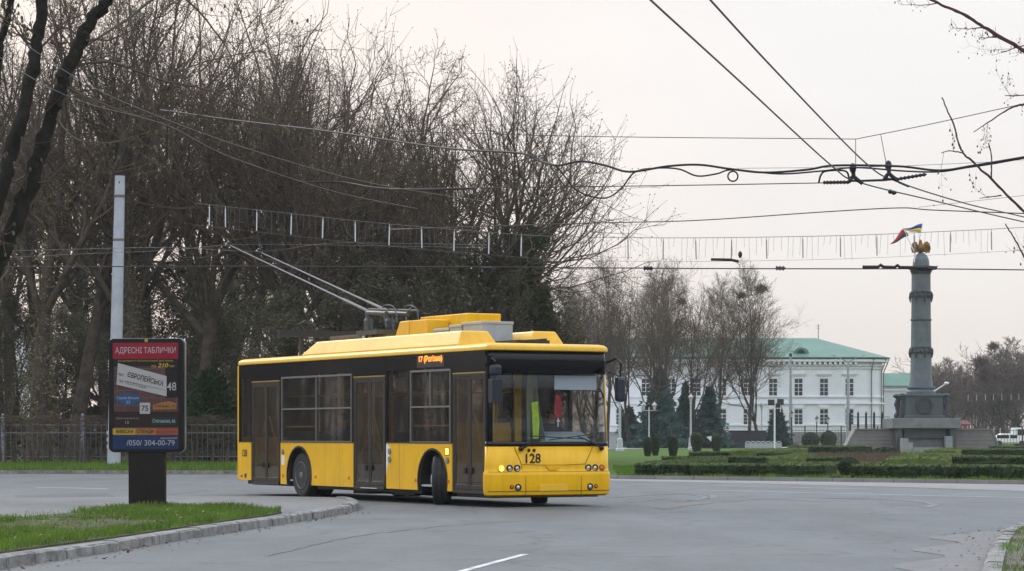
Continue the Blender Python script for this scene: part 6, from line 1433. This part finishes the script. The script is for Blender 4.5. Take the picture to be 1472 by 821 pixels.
garland('garland of grey light sticks hanging across the sky toward the column', [(850,341,71),(1000,342,71),(1200,339,72),(1330,334,73),(1472,327,74),(1540,322,74)], [853,903,953,1000,1051,1101,1154,1208,1261,1315,1367,1424], .62, 72, STKG, 1.1, '')
garland('faint far garland of light sticks before the trees right of the column', [(1375,568,240),(1420,566,240),(1490,566,240)], [1392,1404,1416,1428,1440,1453,1465], .62, 240, STK, 1.1, '')
# ================================================================= sky, sun, camera
world = bpy.data.worlds.new('World'); sc.world = world; world.use_nodes = True; nt = world.node_tree; N = nt.nodes; Lk = nt.links
bg = N['Background']; bg.inputs['Strength'].default_value = .1
sky = N.new('ShaderNodeTexSky'); sky.sky_type = 'NISHITA'; sky.sun_disc = False; SUN_EL, SUN_AZ = R(30), R(-38)   # azimuth clockwise from +Y
sky.sun_elevation = SUN_EL; sky.sun_rotation = SUN_AZ; sky.air_density = 1.; sky.dust_density = 3.
tc = N.new('ShaderNodeTexCoord'); sx_ = N.new('ShaderNodeSeparateXYZ'); Lk.new(tc.outputs['Generated'], sx_.inputs[0])
cr = N.new('ShaderNodeValToRGB'); cr.color_ramp.interpolation = 'EASE'; e = cr.color_ramp.elements
KS = 10.
def sk(c, k=1.): return tuple(q*k for q in c)+(1,)
e[0].position = 0.; e[0].color = (.355,.325,.305,1); e[1].position = 1.; e[1].color = (.70,.79,.92,1)
for p, c in ((.03,(.375,.352,.337)),(.08,(.397,.382,.372)),(.17,(.418,.408,.401)),(.35,(.57,.61,.67))):
    n_ = e.new(p); n_.color = (*c, 1)
Lk.new(sx_.outputs['Z'], cr.inputs['Fac'])
nz_ = N.new('ShaderNodeTexNoise'); nz_.inputs['Scale'].default_value = 3.5; nz_.inputs['Detail'].default_value = 6; mp = N.new('ShaderNodeMapping'); mp.inputs['Scale'].default_value = (1,1,3.5); Lk.new(tc.outputs['Generated'], mp.inputs['Vector']); Lk.new(mp.outputs['Vector'], nz_.inputs['Vector'])
nr = N.new('ShaderNodeValToRGB'); nr.color_ramp.elements[0].color = (.95,.95,.955,1); nr.color_ramp.elements[1].color = (1.03,1.025,1.02,1); nr.color_ramp.elements[0].position = .35; nr.color_ramp.elements[1].position = .65; Lk.new(nz_.outputs['Fac'], nr.inputs['Fac'])
cl_ = mixc(nt, cr.outputs['Color'], nr.outputs['Color'], 1.)
# the veiled low sun warms the sky around it
dt = N.new('ShaderNodeVectorMath'); dt.operation = 'DOT_PRODUCT'; gz = R(-22); dt.inputs[1].default_value = (math.sin(gz), math.cos(gz), .03); Lk.new(tc.outputs['Generated'], dt.inputs[0])
gr = N.new('ShaderNodeValToRGB'); gr.color_ramp.interpolation = 'EASE'; gr.color_ramp.elements[0].position = .86; gr.color_ramp.elements[1].position = 1.; gr.color_ramp.elements[0].color = (1,1,1,1); gr.color_ramp.elements[1].color = (1.08,.97,.89,1); Lk.new(dt.outputs['Value'], gr.inputs['Fac'])
cl_ = mixc(nt, cl_, gr.outputs['Color'], 1.)
sc_ = N.new('ShaderNodeVectorMath'); sc_.operation = 'SCALE'; sc_.inputs['Scale'].default_value = KS*2.42; Lk.new(cl_, sc_.inputs[0])
mx = N.new('ShaderNodeMix'); mx.data_type = 'RGBA'; mx.inputs['Factor'].default_value = .93; Lk.new(sky.outputs['Color'], mx.inputs[6]); Lk.new(sc_.outputs[0], mx.inputs[7]); Lk.new(mx.outputs[2], bg.inputs['Color'])
sl = bpy.data.lights.new('sun', 'SUN'); sl.energy = 1.2; sl.angle = R(14); sl.color = (1,.90,.78); so = bpy.data.objects.new('sun', sl); COL.objects.link(so)
dv = Vector((math.sin(SUN_AZ)*math.cos(SUN_EL), math.cos(SUN_AZ)*math.cos(SUN_EL), math.sin(SUN_EL))); so.rotation_euler = dv.to_track_quat('Z', 'Y').to_euler(); so.location = (0,0,60)
cam = bpy.data.cameras.new('camera'); cam.sensor_width = 36; cam.lens = F/1472*36; cam.shift_y = (HY-410.5)/1472; cam.clip_end = 6000; cam.clip_start = .1
co = bpy.data.objects.new('camera', cam); COL.objects.link(co); co.location = (0,0,H); co.rotation_euler = (R(90),0,0); sc.camera = co
HAZE = .0002
if HAZE:
    mb = MB(); mb.box(-330,330,-30,470,-1.2,62); hm = bpy.data.materials.new('air haze'); hm.use_nodes = True; nt = hm.node_tree; nt.nodes.remove(nt.nodes['Principled BSDF']); pv_ = nt.nodes.new('ShaderNodeVolumePrincipled'); pv_.inputs['Density'].default_value = HAZE; pv_.inputs['Color'].default_value = (.92,.93,.95,1); pv_.inputs['Anisotropy'].default_value = .2; nt.links.new(pv_.outputs['Volume'], nt.nodes['Material Output'].inputs['Volume'])
    tag(mb.build('haze', hm), kind='stuff')
sc.view_settings.view_transform = 'Standard'; sc.view_settings.look = 'None'; sc.view_settings.gamma = 1.; sc.view_settings.exposure = 0.; sc.view_settings.use_curve_mapping = False
sc.render.engine = 'CYCLES'; cy = sc.cycles; cy.max_bounces = 8; cy.diffuse_bounces = 3; cy.glossy_bounces = 3; cy.transmission_bounces = 4; cy.transparent_max_bounces = 16; cy.volume_bounces = 0; cy.use_denoising = True; cy.use_adaptive_sampling = True; cy.caustics_reflective = False; cy.caustics_refractive = False
try: cy.denoiser = 'OPENIMAGEDENOISE'
except Exception: pass
